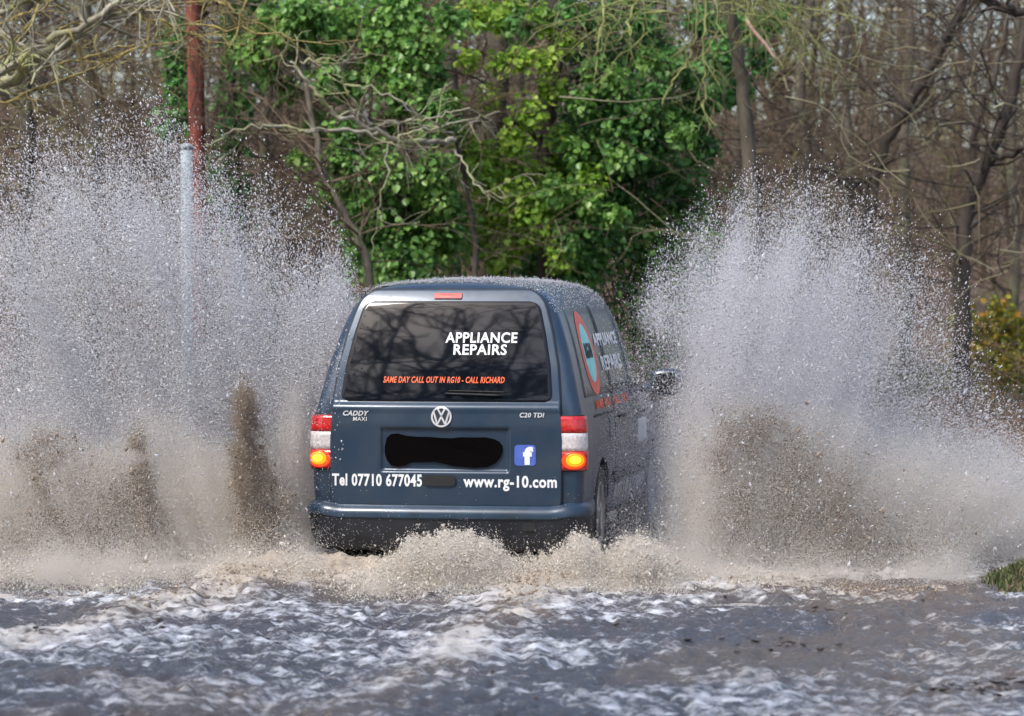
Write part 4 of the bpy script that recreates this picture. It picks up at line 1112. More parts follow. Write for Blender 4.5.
for nm, path, r, mt, lab, n in right:
    t = tree_root(nm, path[0][0], path[0][2], lab)
    P = trunk(t, rng, path, r, r * 0.45, mt, 9)
    def ex(B, nm=nm, t=t):
        r2 = np.random.default_rng(len(lab))
        if nm == 'forked_tree':
            limb(B, r2, [loc(t, 964, 215, 34), loc(t, 976, 185, 34), loc(t, 972, 130, 34), loc(t, 1000, 60, 34), loc(t, 1012, -20, 34)], 0.05, 0.02, 10, 0.8, 2)
            limb(B, r2, [loc(t, 985, 165, 33.9), loc(t, 1020, 150, 33.6), loc(t, 1060, 138, 33.4)], 0.04, 0.02, 5, 0.6, 1)
        if nm == 'leaning_tree':
            limb(B, r2, [loc(t, 872, 175, 36), loc(t, 850, 190, 35.8), loc(t, 828, 168, 35.6), loc(t, 785, 172, 35.5)], 0.03, 0.012, 8, 0.6, 1)
            limb(B, r2, [loc(t, 868, 170, 36), loc(t, 905, 155, 35.8)], 0.025, 0.012, 5, 0.5, 1)
            limb(B, r2, [loc(t, 890, 130, 36), loc(t, 930, 105, 35.8), loc(t, 980, 80, 35.6)], 0.02, 0.01, 8, 0.6, 1)
    crown(t, rng, P, DARKBARK if mt is DARKBARK else GREYTWIG, n, 1.5, 2, 0.2, 0.014, 0.0, extra=ex)
# dark bough entering at the top right, its tree out of frame
t9 = tree_root('overhanging_tree', 1180, 30, 'tree sending a dark mossy bough into the top corner above the forked tree')
P9 = trunk(t9, rng, [(1180, 200, 30), (1172, 60, 30), (1165, -60, 30), (1170, -240, 30)], 0.2, 0.1, DARKBARK)
B = Buf(); r2 = np.random.default_rng(14)
limb(B, r2, [loc(t9, 1170, 50, 30), loc(t9, 1080, 22, 29.7), loc(t9, 1020, 14, 29.5), loc(t9, 985, 4, 29.4), loc(t9, 950, -20, 29.4)], 0.06, 0.025, 16, 0.6, 2, -0.02)
B.build('bough', DARKBARK, t9)
# snapped pale branch caught in the twigs
bb = empty('broken_branch', tuple(at(763, 42, 30.3))); tag(bb, 'short snapped pinkish branch caught among the weeping twigs', 'branch')
B = Buf(); P = np.array([np.array(at(a, b, 30.3)) - np.array(bb.location) for a, b in ((746, 20), (752, 30), (765, 45), (772, 55), (779, 66))]); B.tube(P, [0.012, 0.017, 0.018, 0.015, 0.008], 7)
B.build('branch', simple('pinkish_bark', (0.42, 0.27, 0.20), 0.7, var=0.3, scale=25), bb)

# ---- yellow-green shrub at the right edge
sh = tree_root('yellow_shrub', 990, 36, 'yellow-green shrub on the leafy bank at the edge of the spray', 'shrub')
B = Buf()
for _ in range(16): grow(B, rng, (rng.normal(0, .12), rng.normal(0, .12), -0.05), (rng.normal(0, .45), rng.normal(0, .4), 1), 0.75, 0.009, 2, 4, 0.15)
B.build('stem', OLIVETWIG, sh)
iv = [(985, 330, .22), (1005, 345, .26), (970, 350, .22), (990, 365, .28), (1015, 325, .2), (1012, 370, .26), (965, 320, .14), (1000, 308, .14), (1035, 350, .26)]
leaf_obj('leaves', SHRUBLEAF, sh, [loc(sh, a, b, 36 + rng.uniform(-.2, .2)) for a, b, r in iv], [r for *_, r in iv], [int(2300 * r ** 1.5) for *_, r in iv], 0.055, 110, shell=0.2, droop=-0.2)

# ---- thin saplings and dead twigs hanging between the trees
B = Buf()
for _ in range(1500):
    Y = rng.uniform(31, 38); px = rng.uniform(-20, 1045); py = rng.uniform(-40, 275)
    p = at(px, py, Y); a = rng.uniform(0, 6.28)
    P = wander(rng, p, (math.cos(a), 0.4 * math.sin(a), rng.uniform(-0.6, 0.9)), rng.uniform(0.4, 1.5), 6, 0.25)
    B.tube(P, np.linspace(rng.uniform(0.004, 0.010), 0.003, 7), 3, cap=False)
tag(B.build('undergrowth', TWIGMIX), 'fine criss-cross of bare twigs and creepers hung through the front of the wood', 'undergrowth', kind='stuff')

# ---- undergrowth: bramble tangle along the foot of the wood
B = Buf()
for _ in range(1500):
    x = rng.uniform(-6.5, 9.0)
    y = float(edge_y(np.array([x]))[0]) + rng.uniform(1.2, 5.5)
    z = gz(x, y); a = rng.uniform(0, 6.28)
    P = wander(rng, (x, y, z), (math.cos(a), math.sin(a), 1.3), rng.uniform(0.5, 1.9), 7, 0.18, -0.14)
    B.tube(P, np.linspace(rng.uniform(.005, .010), .003, 8), 3, cap=False)
tag(B.build('undergrowth', GREYTWIG), 'low tangle of brown bramble stems along the foot of the wood', 'undergrowth', kind='stuff')

# ---- grass: a knoll by the water and a strip along the far bank
def grass(name, label, pts, h, rng):
    n = len(pts); a = rng.uniform(0, 6.28, n); hh = h * rng.uniform(.5, 1.3, n); w_ = 0.006 + 0.004 * rng.random(n)
    ln = rng.normal(0, .35, (n, 2)) * hh[:, None]
    ux, uy = np.cos(a) * w_, np.sin(a) * w_
    base = pts
    V = np.zeros((n, 5, 3))
    V[:, 0] = base - np.stack([ux, uy, 0 * ux], 1); V[:, 1] = base + np.stack([ux, uy, 0 * ux], 1)
    mid = base + np.stack([ln[:, 0] * .4, ln[:, 1] * .4, hh * .6], 1)
    V[:, 2] = mid + np.stack([ux, uy, 0 * ux], 1) * .7; V[:, 3] = mid - np.stack([ux, uy, 0 * ux], 1) * .7
    V[:, 4] = base + np.stack([ln[:, 0], ln[:, 1], hh], 1)
    i = np.arange(n)[:, None] * 5
    o = obj(name, mesh_np(name, V.reshape(-1, 3), [i + np.array([[0, 1, 2, 3]]), i + np.array([[3, 2, 4]])], False), GRASS)
    return tag(o, label, 'grass', kind='stuff')
n = 9000
x = 3.40 + rng.normal(0, .48, n); y = 19.0 + rng.normal(0, .75, n); z = ground_z(x, y); k = z > -0.01
grass('grass', 'grass tussock on the hump at the edge of the flood', np.stack([x, y, z - .01], 1)[k], 0.045, rng)
n = 9000
x = rng.uniform(4.2, 7.0, n); y = 40 + rng.normal(0, 1.3, n); z = ground_z(x, y)
grass('grass', 'green grass strip along the far bank behind the spray', np.stack([x, y, z], 1), 0.16, rng)

# ---- the wood behind the camera, mirrored in the van's rear window
B = Buf()
r9 = np.random.default_rng(99)
for _ in range(58):
    y = r9.uniform(-34, 5); x = -0.36 * (20 - y) + r9.uniform(-15, 13)
    if abs(x) < 3.0: continue
    r = r9.uniform(0.12, 0.30); z0 = gz(x, y); h = r9.uniform(14, 24)
    P = wander(r9, (x, y, z0 - .2), (r9.normal(0, .1), r9.normal(0, .1), 1), h, 9, 0.06)
    B.tube(P, np.linspace(r, r * .3, 10), 6, cap=False)
    for k in range(18):
        i = r9.integers(3, 9); a = r9.uniform(0, 6.28)
        grow(B, r9, P[i], (math.cos(a), math.sin(a), .5), r9.uniform(2, 5.5), r * .55, 2, 3, 0.18, 0, 1.0, 4, 0.035)
tag(B.build('roadside_wood', DARKBARK), 'bare dark trees lining the road, mirrored in the rear window of the van', 'woodland', kind='stuff')
# ================================================================== spray, foam and mud thrown up by the wheels
DROP = None
def drop_material(name, rgb, transl=0.45, rough=0.25, var=0.25):
    m, nt, b = mat_new(name)
    L = nt.links.new
    g = nt.nodes.new('ShaderNodeNewGeometry')
    cr = nt.nodes.new('ShaderNodeValToRGB'); e = cr.color_ramp.elements
    e[0].color = (*[c * (1 - var) for c in rgb], 1); e[1].color = (*[min(0.95, c * (1 + var)) for c in rgb], 1)
    L(g.outputs['Random Per Island'], cr.inputs['Fac']); L(cr.outputs['Color'], b.inputs['Base Color'])
    b.inputs['Roughness'].default_value = rough; b.inputs['IOR'].default_value = 1.33; b.inputs['Specular IOR Level'].default_value = 0.6
    tr = nt.nodes.new('ShaderNodeBsdfTranslucent'); L(cr.outputs['Color'], tr.inputs['Color'])
    ms = nt.nodes.new('ShaderNodeMixShader'); ms.inputs[0].default_value = transl
    L(b.outputs[0], ms.inputs[1]); L(tr.outputs[0], ms.inputs[2]); L(ms.outputs[0], nt.nodes['Material Output'].inputs['Surface'])
    return m
DROPS = drop_material('water_drops', (0.74, 0.74, 0.765))
MISTMAT = drop_material('fine_water_drops', (0.88, 0.87, 0.90), 0.5, 0.5, 0.08)
CREAMMIST = drop_material('fine_muddy_drops', (0.90, 0.85, 0.785), 0.5, 0.5, 0.14)
FOAMDROP = drop_material('foaming_drops', (0.90, 0.835, 0.755), 0.5, 0.4, 0.10)
CLODS = drop_material('mud_clods', (0.30, 0.235, 0.175), 0.2, 0.25, 0.35)
MUDDROP = drop_material('muddy_drops', (0.50, 0.41, 0.32), 0.35, 0.3, 0.4)

_TET = np.array([[1, 1, 1], [1, -1, -1], [-1, 1, -1], [-1, -1, 1]], float) * 0.75
_TETF = np.array([[0, 1, 2], [0, 3, 1], [0, 2, 3], [1, 3, 2]])
_OCT = np.array([[1, 0, 0], [-1, 0, 0], [0, 1, 0], [0, -1, 0], [0, 0, 1], [0, 0, -1]], float)
_OCTF = np.array([[0, 2, 4], [2, 1, 4], [1, 3, 4], [3, 0, 4], [2, 0, 5], [1, 2, 5], [3, 1, 5], [0, 3, 5]])
def _ico():
    bm = bmesh.new(); bmesh.ops.create_icosphere(bm, subdivisions=2, radius=1.0)
    V = np.array([v.co[:] for v in bm.verts]); F = np.array([[v.index for v in f.verts] for f in bm.faces]); bm.free()
    return V, F
_ICO, _ICOF = _ico()
def scatter(name, P, rad, mat, rng, template='oct', axis=None, stretch=None, smooth=True, lumpy=0.0):
    T, F = {'tet': (_TET, _TETF), 'oct': (_OCT, _OCTF), 'ico': (_ICO, _ICOF)}[template]
    n = len(P)
    if axis is None: axis = rng.normal(0, 1, (n, 3))
    a = axis / (np.linalg.norm(axis, axis=1)[:, None] + 1e-9)
    ref = rng.normal(0, 1, (n, 3)); u = np.cross(a, ref); u /= np.linalg.norm(u, axis=1)[:, None] + 1e-9
    w_ = np.cross(a, u)
    st = np.ones(n) if stretch is None else stretch
    TT = np.repeat(T[None], n, 0)
    if lumpy: TT = TT * (1 + rng.uniform(-lumpy, lumpy, (n, len(T), 1)))
    V = P[:, None] + rad[:, None, None] * (TT[:, :, 0:1] * u[:, None] + TT[:, :, 1:2] * w_[:, None] + TT[:, :, 2:3] * (a * st[:, None])[:, None])
    FF = (np.arange(n)[:, None, None] * len(T) + F[None]).reshape(-1, 3)
    return obj(name, mesh_np(name, V.reshape(-1, 3), [FF], smooth), mat)

def points(name, P, rad, mat, parent=None):
    """finest drops: real little spheres, one per point"""
    me = bpy.data.meshes.new(name)
    me.vertices.add(len(P)); me.vertices.foreach_set('co', P.astype(np.float32).ravel())
    a = me.attributes.new('drop_radius', 'FLOAT', 'POINT'); a.data.foreach_set('value', rad.astype(np.float32))
    me.materials.append(mat)
    o = obj(name, me, mat, parent); o['kind'] = 'stuff'
    ng = bpy.data.node_groups.get('drops_' + mat.name)
    if ng is None:
        ng = bpy.data.node_groups.new('drops_' + mat.name, 'GeometryNodeTree')
        ng.interface.new_socket('Geometry', in_out='INPUT', socket_type='NodeSocketGeometry')
        ng.interface.new_socket('Geometry', in_out='OUTPUT', socket_type='NodeSocketGeometry')
        i, q = ng.nodes.new('NodeGroupInput'), ng.nodes.new('NodeGroupOutput')
        mp, na, sm = ng.nodes.new('GeometryNodeMeshToPoints'), ng.nodes.new('GeometryNodeInputNamedAttribute'), ng.nodes.new('GeometryNodeSetMaterial')
        na.data_type = 'FLOAT'; na.inputs['Name'].default_value = 'drop_radius'; sm.inputs['Material'].default_value = mat
        ng.links.new(i.outputs[0], mp.inputs['Mesh']); ng.links.new(na.outputs[0], mp.inputs['Radius'])
        ng.links.new(mp.outputs[0], sm.inputs['Geometry']); ng.links.new(sm.outputs[0], q.inputs[0])
    md = o.modifiers.new('drops', 'NODES'); md.node_group = ng
    return o

YS = 20.9          # depth of the middle of the spray
def wx_(px, Y=YS): return (np.asarray(px, float) - 512) * Y / F_PX
def wz_(py, Y=YS): return CAM_H - (np.asarray(py, float) - HORIZON) * Y / F_PX
def sample(n, box, dens, rng):
    """rejection sampling of a density over the fan; coordinates are metres across and metres up"""
    out = []
    got = 0
    while got < n:
        m = n * 3
        x = rng.uniform(box[0], box[1], m); z = rng.uniform(box[2], box[3], m)
        k = rng.random(m) < dens(x, z)
        out.append(np.stack([x[k], z[k]], 1)); got += int(k.sum())
    return np.concatenate(out)[:n]
def to_photo(x, z): return 512 + x * F_PX / YS, HORIZON + (CAM_H - z) * F_PX / YS

def streak(x, z, x0, z0, k, seed):
    """streaks that radiate from the wheel that threw the water"""
    th = np.arctan2(x - x0, z - z0); rr = np.hypot(x - x0, z - z0)
    return fbm(th * k + 20, rr * 0.9, 4, seed, 0.6)
def left_dens(x, z):
    px, py = to_photo(x, z)
    th = np.arctan2(x + 1.2, z + 2.2)
    top = np.interp(px, [-120, -20, 40, 75, 130, 185, 235, 265, 300, 330, 352], [200, 160, 112, 92, 100, 150, 165, 185, 225, 262, 285])
    top = top + 70 * (fbm(th * 9, 0 * z, 3, 301) - 0.5) * 2
    d = np.clip((py - top) / (590 - top), 0, 1)
    den = 0.02 * sstep(-0.05, 0.02, (py - top) / 400) + 0.26 * sstep(0.0, 0.30, d) + 0.10 * sstep(0.25, 0.7, d) + 0.30 * sstep(0.60, 0.80, d)
    den = den * (1 + 2.6 * np.exp(-((px - 328 + 0.10 * (py - 400)) / 36) ** 2) * sstep(265, 330, py) + 0.7 * np.exp(-((px - 240) / 34) ** 2 - ((py - 360) / 90) ** 2))
    den = den * (1 - 0.75 * np.exp(-((px - 296) / 34) ** 2 - ((py - 238) / 36) ** 2))
    den = den * (0.10 + 4.6 * streak(x, z, -1.2, -2.2, 36, 311) ** 2.7)
    den = den * (1 - 0.7 * sstep(296, 312, px) * sstep(370, 410, py))
    return np.clip(den * sstep(358, 338, px) * (py < 600), 0, 1)
def right_dens(x, z):
    px, py = to_photo(x, z)
    th = np.arctan2(x - 0.9, z + 1.0)
    top = np.interp(px, [590, 620, 650, 668, 700, 740, 790, 850, 900, 935, 958, 975, 1010, 1040, 1090, 1140], [375, 330, 268, 222, 182, 162, 172, 188, 195, 210, 262, 320, 400, 440, 500, 560])
    top = top + 40 * (fbm(th * 8, 0 * z, 3, 331) - 0.5) * 2
    d = np.clip((py - top) / (600 - top), 0, 1)
    den = 0.02 * sstep(-0.05, 0.02, (py - top) / 400) + 0.22 * sstep(0.0, 0.30, d) + 0.10 * sstep(0.4, 0.85, d)
    core = np.exp(-((px - 745) / 78) ** 2 - ((py - 420) / 100) ** 2)
    core2 = np.exp(-((px - 815) / 125) ** 2 - ((py - 520) / 72) ** 2)
    den = den * (0.75 + 2.6 * core + 2.2 * core2)
    den = den * (1 - 0.80 * sstep(850, 950, px) * sstep(520, 400, py))
    den = den * (0.26 + 2.5 * streak(x, z, 0.9, -1.0, 26, 341) ** 2.0)
    return np.clip(den * (0.05 + 0.95 * sstep(655, 715, px + 0.10 * (py - 400) + 60 * sstep(370, 290, py))) * (py < 606), 0, 1)
def fan_axis(P, origin, rng, j=0.35):
    a = P - np.array(origin); a /= np.linalg.norm(a, axis=1)[:, None] + 1e-9
    return a + rng.normal(0, j, P.shape)

r = np.random.default_rng(31)
LBOX = (float(wx_(-110)), float(wx_(356)), -0.12, float(wz_(70)))
RBOX = (float(wx_(585)), float(wx_(1130)), -0.12, float(wz_(130)))
def yl(Q, rng): return 21.6 + rng.normal(0, 0.75, len(Q)).clip(-1.7, 2.0)
def yr(Q, rng): return 21.3 + 0.10 * (Q[:, 0] - 2) + rng.normal(0, 0.65, len(Q)).clip(-1.6, 1.9)
def thin(Q, side):
    px, py = to_photo(Q[:, 0], Q[:, 1])
    return px
for nm, lab, dens, box, yf, org, nt_, nm_, nc_, nb in (
    ('water_spray', 'tall pale fan of spray thrown up between the metal post and the van', left_dens, LBOX, yl, (-1.2, 21.6, -2.2), 230000, 620000, 1700000, 45000),
    ('water_spray', 'lilac-grey fan of spray thrown up on the mirror side of the van', right_dens, RBOX, yr, (0.9, 21.6, -1.0), 190000, 1700000, 1500000, 45000)):
    left = dens is left_dens
    def grains(x, z):
        px, py = to_photo(x, z)
        core = np.exp(-((px - 760) / 105) ** 2 - ((py - 440) / 110) ** 2) if not left else sstep(400, 480, py)
        return dens(x, z) * (1 - 0.85 * core)
    Q = sample(nt_, box, grains, r)
    y = yf(Q, r); P = np.stack([Q[:, 0], y, Q[:, 1]], 1)
    root = scatter(nm, P, 0.0029 * r.lognormal(0, 0.3, len(P)), DROPS, r, 'tet', fan_axis(P, org, r, 0.25), r.uniform(1.0, 2.2, len(P)))
    tag(root, lab, 'spray', kind='stuff')
    # mist: the heart of the fan, far finer
    def mist(x, z):
        px, py = to_photo(x, z)
        return np.clip(dens(x, z) * 1.5, 0, 1) ** 1.25
    Q = sample(nm_, box, mist, r)
    P = np.stack([Q[:, 0], yf(Q, r) + 0.15, Q[:, 1]], 1)
    points('fine_mist', P, 0.0013 * r.uniform(0.7, 1.4, len(P)), MISTMAT, root)
    # low creamy mist of muddy water
    def low(x, z):
        px, py = to_photo(x, z)
        return np.clip(dens(x, z) * 1.3, 0, 1) ** 0.8 * sstep(395, 520, py + 90 * (fbm(x * 2.2, z * 2.2, 3, 351) - 0.5)) * (1 if not left else sstep(322, 296, px)) * (1 if left else sstep(655, 700, px))
    Q = sample(nc_, (box[0], box[1], -0.12, float(wz_(370))), low, r)
    P = np.stack([Q[:, 0], 20.7 + r.normal(0, 0.40, len(Q)).clip(-0.9, 1.2), Q[:, 1]], 1)
    points('muddy_mist', P, 0.0014 * r.uniform(0.7, 1.4, len(P)), CREAMMIST, root)
    Q = sample(nb, box, lambda x, z: np.clip(grains(x, z) * 1.6, 0, 0.32), r)
    y = yf(Q, r) - 0.4; P = np.stack([Q[:, 0], y, Q[:, 1]], 1)
    ch = scatter('large_drops', P, 0.0030 * r.lognormal(0, 0.42, len(P)), DROPS, r, 'oct', fan_axis(P, org, r), r.uniform(1.2, 3.2, len(P)))
    ch.parent = root; ch['kind'] = 'stuff'
    # stray single drops beyond the edge of the fan
    n = 2600
    up = sample(n, (box[0], box[1], 0.2, box[3] + 0.28), lambda x, z: sstep(0.0, 0.08, dens(x, z - 0.22)) * (dens(x, z) < 0.10) * 0.9, r)
    P = np.stack([up[:, 0], yf(up, r) - 0.6, up[:, 1]], 1)
    ch = scatter('stray_drops', P, 0.0032 * r.lognormal(0, 0.35, n), DROPS, r, 'oct', fan_axis(P, org, r), r.uniform(1.0, 2.4, n))
    ch.parent = root; ch['kind'] = 'stuff'

# ---- churned foam behind the van
def foam_top(px):
    t = np.interp(px, [-60, 0, 60, 120, 180, 230, 280, 320, 345, 375, 400, 425, 450, 480, 505, 530, 550, 572, 590, 612, 640, 680, 720, 800, 900, 1000],
                  [552, 556, 570, 566, 556, 545, 540, 556, 570, 562, 550, 538, 534, 540, 552, 560, 556, 538, 540, 550, 545, 552, 562, 574, 590, 600])
    return t
def foam_dens(x, z):
    px, py = 512 + x * F_PX / 19.1, HORIZON + (CAM_H - z) * F_PX / 19.1
    top = foam_top(px) + 26 * (fbm(x * 9, z * 3, 3, 401) - 0.5)
    d = (py - top) / 26.0
    own = 0.05 + 0.95 * sstep(325, 365, px) * sstep(700, 640, px)
    return own * np.clip(0.010 * sstep(-0.8, 0, d) + 0.9 * sstep(-0.15, 0.9, d), 0, 1) * (0.16 + 1.35 * fbm(x * 8 + z * 3, z * 6, 4, 411) ** 1.6)
FB = (float(wx_(-60, 19.1)), float(wx_(960, 19.1)), -0.05, 0.36)
Q = sample(110000, FB, foam_dens, r)
def fy(Q): return 19.15 + r.normal(0, 0.24, len(Q)) - 0.35 * sstep(0.10, -0.04, Q[:, 1])
fm = scatter('foam', np.stack([Q[:, 0], fy(Q), Q[:, 1]], 1), 0.0034 * r.lognormal(0, 0.45, len(Q)), FOAMDROP, r, 'tet', r.normal(0, .5, (len(Q), 3)) + [0, 0, 1.0], r.uniform(1.0, 2.6, len(Q)))
tag(fm, 'cream foam boiling up along the water behind the van', 'foam', kind='stuff')
Q = sample(500000, FB, lambda x, z: foam_dens(x, z) ** 1.2, r)
points('fine_froth', np.stack([Q[:, 0], fy(Q), Q[:, 1]], 1), 0.0016 * r.uniform(0.7, 1.5, len(Q)), FOAMDROP, fm)

# low soft mist where the spray falls back on to the water, and a thin veil along the van's side
n = 700000
px = r.uniform(-80, 1000, n * 2); d = r.exponential(1.0, n * 2) * 13
base = np.interp(px, [-80, 200, 330, 620, 760, 1000], [586, 586, 580, 578, 590, 598])
base = base + 34 * (fbm(px * 0.017, px * 0 + 1.3, 3, 441) - 0.45) + np.where(r.random(n * 2) < 0.3, r.exponential(1.0, n * 2) * 7, 0)
x = wx_(px, 19.4); z = np.maximum(wz_(base - d, 19.4), -0.02)
k = r.random(n * 2) < (0.25 + 0.75 * fbm(x * 4, z * 6, 3, 431)) * (1 - 0.96 * sstep(300, 335, px) * sstep(650, 600, px)) * sstep(1000, 930, px) * (z > -0.06)
P = np.stack([x, 19.4 + r.normal(0, .25, n * 2) - 9.0 * np.maximum(0, d * 0 - wz_(base - d, 19.4)), z], 1)[k]
points('low_mist', P, 0.0014 * r.uniform(0.7, 1.4, len(P)), CREAMMIST, fm)
n = 52000
t = r.random(n) ** 0.7; zz = np.abs(r.normal(0, 0.62, n)) + 0.05
s_ = 0.3 + 4.2 * t
P = np.stack([-0.415 + 0.90 * math.cos(R(VAN_YAW)) + s_ * math.sin(R(VAN_YAW)) + np.abs(r.normal(0.06, 0.05, n)), 20 - 0.9 * math.sin(R(VAN_YAW)) + s_ * math.cos(R(VAN_YAW)), zz], 1)
points('side_mist', P, 0.0014 * r.uniform(0.7, 1.4, n), MISTMAT, fm)

# ---- brown jets of muddy water
def jet(label, blobs, n, size, Y, rng, name='muddy_splash', seedk=0, ragged=0.55):
    """blobs: (px, py, half width px, half height px, weight)"""
    w_ = np.array([b[4] for b in blobs], float); w_ /= w_.sum()
    c = rng.choice(len(blobs), n * 3, p=w_)
    B_ = np.array([b[:4] for b in blobs], float)[c]
    px = B_[:, 0] + rng.normal(0, 0.55, len(c)) * B_[:, 2]; py = B_[:, 1] + rng.normal(0, 0.55, len(c)) * B_[:, 3]
    x, z = wx_(px, Y), wz_(py, Y)
    cl = fbm(x * 12 + seedk + 2 * z, z * 7, 4, 500 + seedk, 0.6)
    k = (cl > ragged - 0.22 * rng.random(len(c))) & (py < 596)
    x, z = x[k][:n], z[k][:n]
    P = np.stack([x, Y + rng.normal(0, 0.14, len(x)), z], 1)
    ax = np.stack([rng.normal(0, .5, len(x)), rng.normal(0, .5, len(x)), np.ones(len(x))], 1)
    m = len(x)
    big = int(m * 0.08)
    o = scatter(name, P[:big], size * rng.lognormal(-0.2, 0.5, big), CLODS, rng, 'ico', ax[:big], rng.uniform(0.9, 1.9, big), lumpy=0.3)
    tag(o, label, 'splash', kind='stuff')
    k = np.repeat(np.arange(m), 6)
    Pf = P[k] + rng.normal(0, 0.022, (len(k), 3))
    points('muddy_drops', Pf, 0.0018 * rng.uniform(0.6, 1.6, len(k)), MUDDROP, o)
jet('wide ragged burst of brown muddy water at the foot of the tall pale spray', [(50, 455, 26, 22, .6), (60, 500, 34, 34, 1), (40, 545, 30, 26, 1), (85, 535, 34, 30, 1), (110, 500, 26, 30, .6), (60, 575, 50, 12, .5)], 15000, 0.0062, 20.35, r, seedk=1)
jet('thin upright brown jet between the wide burst and the tall brown jet', [(138, 450, 7, 26, .5), (142, 490, 9, 26, .8), (144, 530, 14, 24, 1), (140, 555, 16, 10, .5)], 6500, 0.0062, 20.3, r, seedk=2)
jet('tall brown jet of muddy water standing beside the tail light', [(244, 410, 7, 22, .5), (246, 445, 11, 26, .8), (252, 485, 15, 28, 1), (262, 515, 24, 26, 1.3), (266, 545, 24, 10, .6)], 14000, 0.0062, 20.1, r, seedk=3)
jet('brown plume of muddy water in the middle of the lilac-grey spray', [(735, 450, 26, 34, .7), (742, 500, 24, 36, 1), (752, 545, 26, 26, 1), (790, 470, 30, 40, .5), (795, 520, 28, 34, .9), (800, 556, 34, 16, .7), (765, 430, 30, 20, .3)], 14000, 0.0058, 20.25, r, seedk=4, ragged=0.58)
jet('scatter of brown clods flying out of the far side of the lilac-grey spray', [(850, 530, 55, 40, 1), (880, 560, 50, 18, .6), (830, 480, 50, 40, .5), (930, 540, 50, 30, .25)], 4200, 0.0058, 20.0, r, seedk=5, ragged=0.52)
# ---- froth and dark leaf scraps drifting on the water in front
n = 60000
x = r.uniform(-3.6, 3.6, n); y = 12.8 + 6.4 * r.random(n) ** 0.7
h, f, mu = foam_sheen_height(x, y)
k = r.random(n) < np.clip(1.5 * (mu - 0.50), 0, 1)
P = np.stack([x, y, h + 0.003 + np.abs(r.normal(0, 0.018, n)) * mu], 1)[k]
ch = scatter('brown_froth', P, 0.0036 * r.lognormal(0, 0.5, len(P)), MUDDROP, r, 'oct', r.normal(0, 1, (len(P), 3)) + [0, 0, 0.4], r.uniform(1.0, 2.4, len(P))); ch.parent = fm; ch['kind'] = 'stuff'
SCRAP = island_ramp('wet_leaf_scraps', [(0.0, (0.012, 0.008, 0.006)), (0.6, (0.05, 0.033, 0.022)), (1.0, (0.13, 0.09, 0.055))], rough=0.5)
n = 110
x = r.uniform(-3.4, 3.4, n); y = r.uniform(12.8, 18.8, n)
x = np.concatenate([x, 1.95 + r.normal(0, .12, 40), 2.22 + r.normal(0, .10, 40), 1.40 + r.normal(0, .25, 25), 1.72 + r.normal(0, .05, 12), -2.9 + r.normal(0, .4, 40)])
y = np.concatenate([y, 14.1 + r.normal(0, .12, 40), 14.2 + r.normal(0, .12, 40), 15.9 + r.normal(0, .1, 25), 17.6 + r.normal(0, .1, 12), 17.0 + r.normal(0, .5, 40)])
h, f, mu = foam_sheen_height(x, y)
P = np.stack([x, y, h + 0.006], 1); n = len(P)
dz = r.normal(0, .25, (n, 3)); dz[:, 2] = 1
V = P[:, None] + 0
ang = r.uniform(0, 6.28, n); sz = np.minimum(0.0090 * r.lognormal(0, .5, n), 0.015)
c_, s_ = np.cos(ang), np.sin(ang)
loc_ = _ICO[None] * np.array([1.7, 0.9, 0.30]) * (1 + r.uniform(-.35, .35, (n, len(_ICO), 1)))
V = np.stack([loc_[:, :, 0] * c_[:, None] - loc_[:, :, 1] * s_[:, None], loc_[:, :, 0] * s_[:, None] + loc_[:, :, 1] * c_[:, None], loc_[:, :, 2]], -1) * sz[:, None, None] + P[:, None]
o = obj('floating_debris', mesh_np('floating_debris', V.reshape(-1, 3), [(np.arange(n)[:, None, None] * len(_ICO) + _ICOF[None]).reshape(-1, 3)]), SCRAP)
tag(o, 'dark scraps of leaf and mud drifting on the water in front', 'debris', kind='stuff')

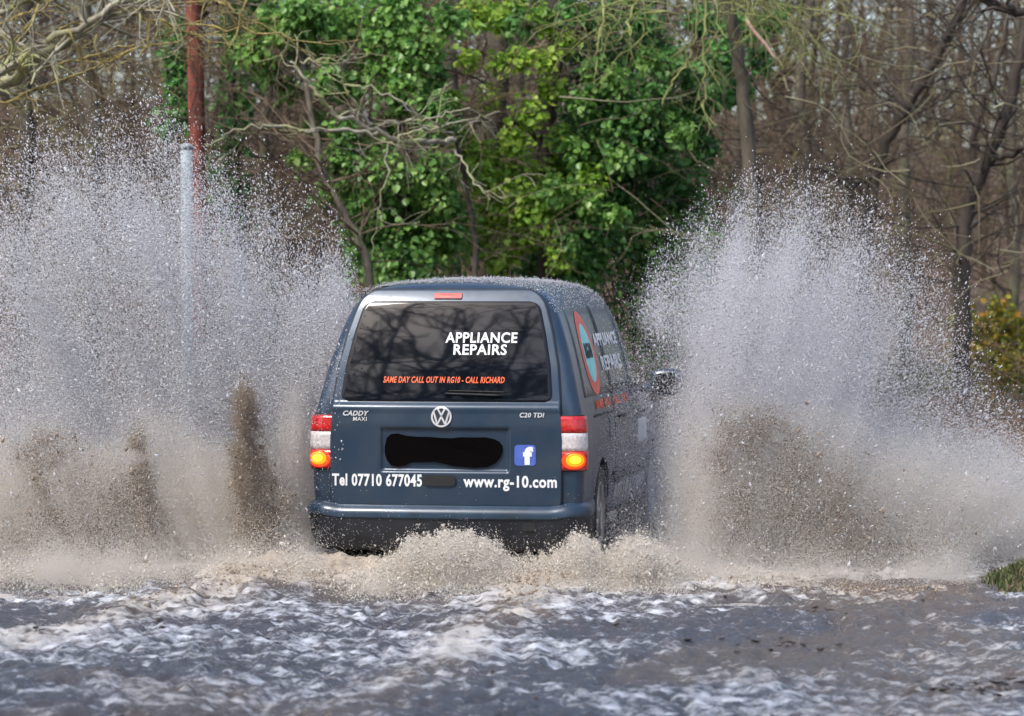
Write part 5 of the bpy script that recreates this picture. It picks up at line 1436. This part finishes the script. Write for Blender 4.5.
# ---- spray bouncing off the roof and hanging round the far side
n = 9000
s_ = r.uniform(0.1, 2.9, n); l_ = r.uniform(-0.62, 0.68, n)
yaw = R(VAN_YAW)
top_ = PROF[44:][::-1]
zt = np.interp(np.abs(l_), top_[:, 0], top_[:, 1]) - ROOF + roof_h(s_) + np.abs(r.normal(0, 0.009, n))
P = np.stack([-0.415 + l_ * math.cos(yaw) + s_ * math.sin(yaw), 20 - l_ * math.sin(yaw) + s_ * math.cos(yaw), zt], 1)
o = scatter('roof_spray', P, 0.0026 * r.lognormal(0, 0.3, n), DROPS, r, 'tet')
tag(o, 'thin film of drops bouncing off the van roof', 'spray', kind='stuff')
# ================================================================== camera, light
cam_d = bpy.data.cameras.new('camera'); cam = bpy.data.objects.new('camera', cam_d); col.objects.link(cam)
cam.location = (0, 0, CAM_H)
cam_d.sensor_width = 36.0; cam_d.lens = F_PX * 36.0 / 1024.0
pitch = math.atan((358 - HORIZON) / F_PX)
cam.rotation_euler = (math.pi / 2 - pitch, 0, 0)
cam_d.clip_start = 0.1; cam_d.clip_end = 2000
cam_d.dof.use_dof = True; cam_d.dof.focus_distance = 20.0; cam_d.dof.aperture_fstop = 3.0
scene.camera = cam

SUN_EL, SUN_AZ = R(50), R(222)        # high, behind the camera to the left
w = bpy.data.worlds.new('World'); scene.world = w; w.use_nodes = True
nt = w.node_tree; bg = nt.nodes['Background']
sky = nt.nodes.new('ShaderNodeTexSky'); sky.sky_type = 'NISHITA'; sky.sun_disc = False
sky.sun_elevation = SUN_EL; sky.sun_rotation = SUN_AZ; sky.air_density = 1.0; sky.dust_density = 3.0; sky.ozone_density = 1.0
nt.links.new(sky.outputs[0], bg.inputs[0]); bg.inputs[1].default_value = 0.15
sd = bpy.data.lights.new('sun', 'SUN'); sd.energy = 1.8; sd.angle = R(12); sd.color = (1.0, 0.96, 0.90)
so = bpy.data.objects.new('sun', sd); col.objects.link(so)
d = Vector((math.sin(SUN_AZ) * math.cos(SUN_EL), math.cos(SUN_AZ) * math.cos(SUN_EL), math.sin(SUN_EL)))
so.rotation_euler = d.to_track_quat('Z', 'Y').to_euler()
scene.view_settings.view_transform = 'Standard'; scene.view_settings.look = 'None'
scene.view_settings.exposure = EXPOSURE; scene.view_settings.gamma = 1.0; scene.view_settings.use_curve_mapping = False
cy = scene.cycles
cy.max_bounces = 8; cy.diffuse_bounces = 4; cy.glossy_bounces = 3; cy.transmission_bounces = 4; cy.transparent_max_bounces = 6
cy.caustics_reflective = False; cy.caustics_refractive = False
cy.sample_clamp_indirect = 4.0
cy.use_denoising = True
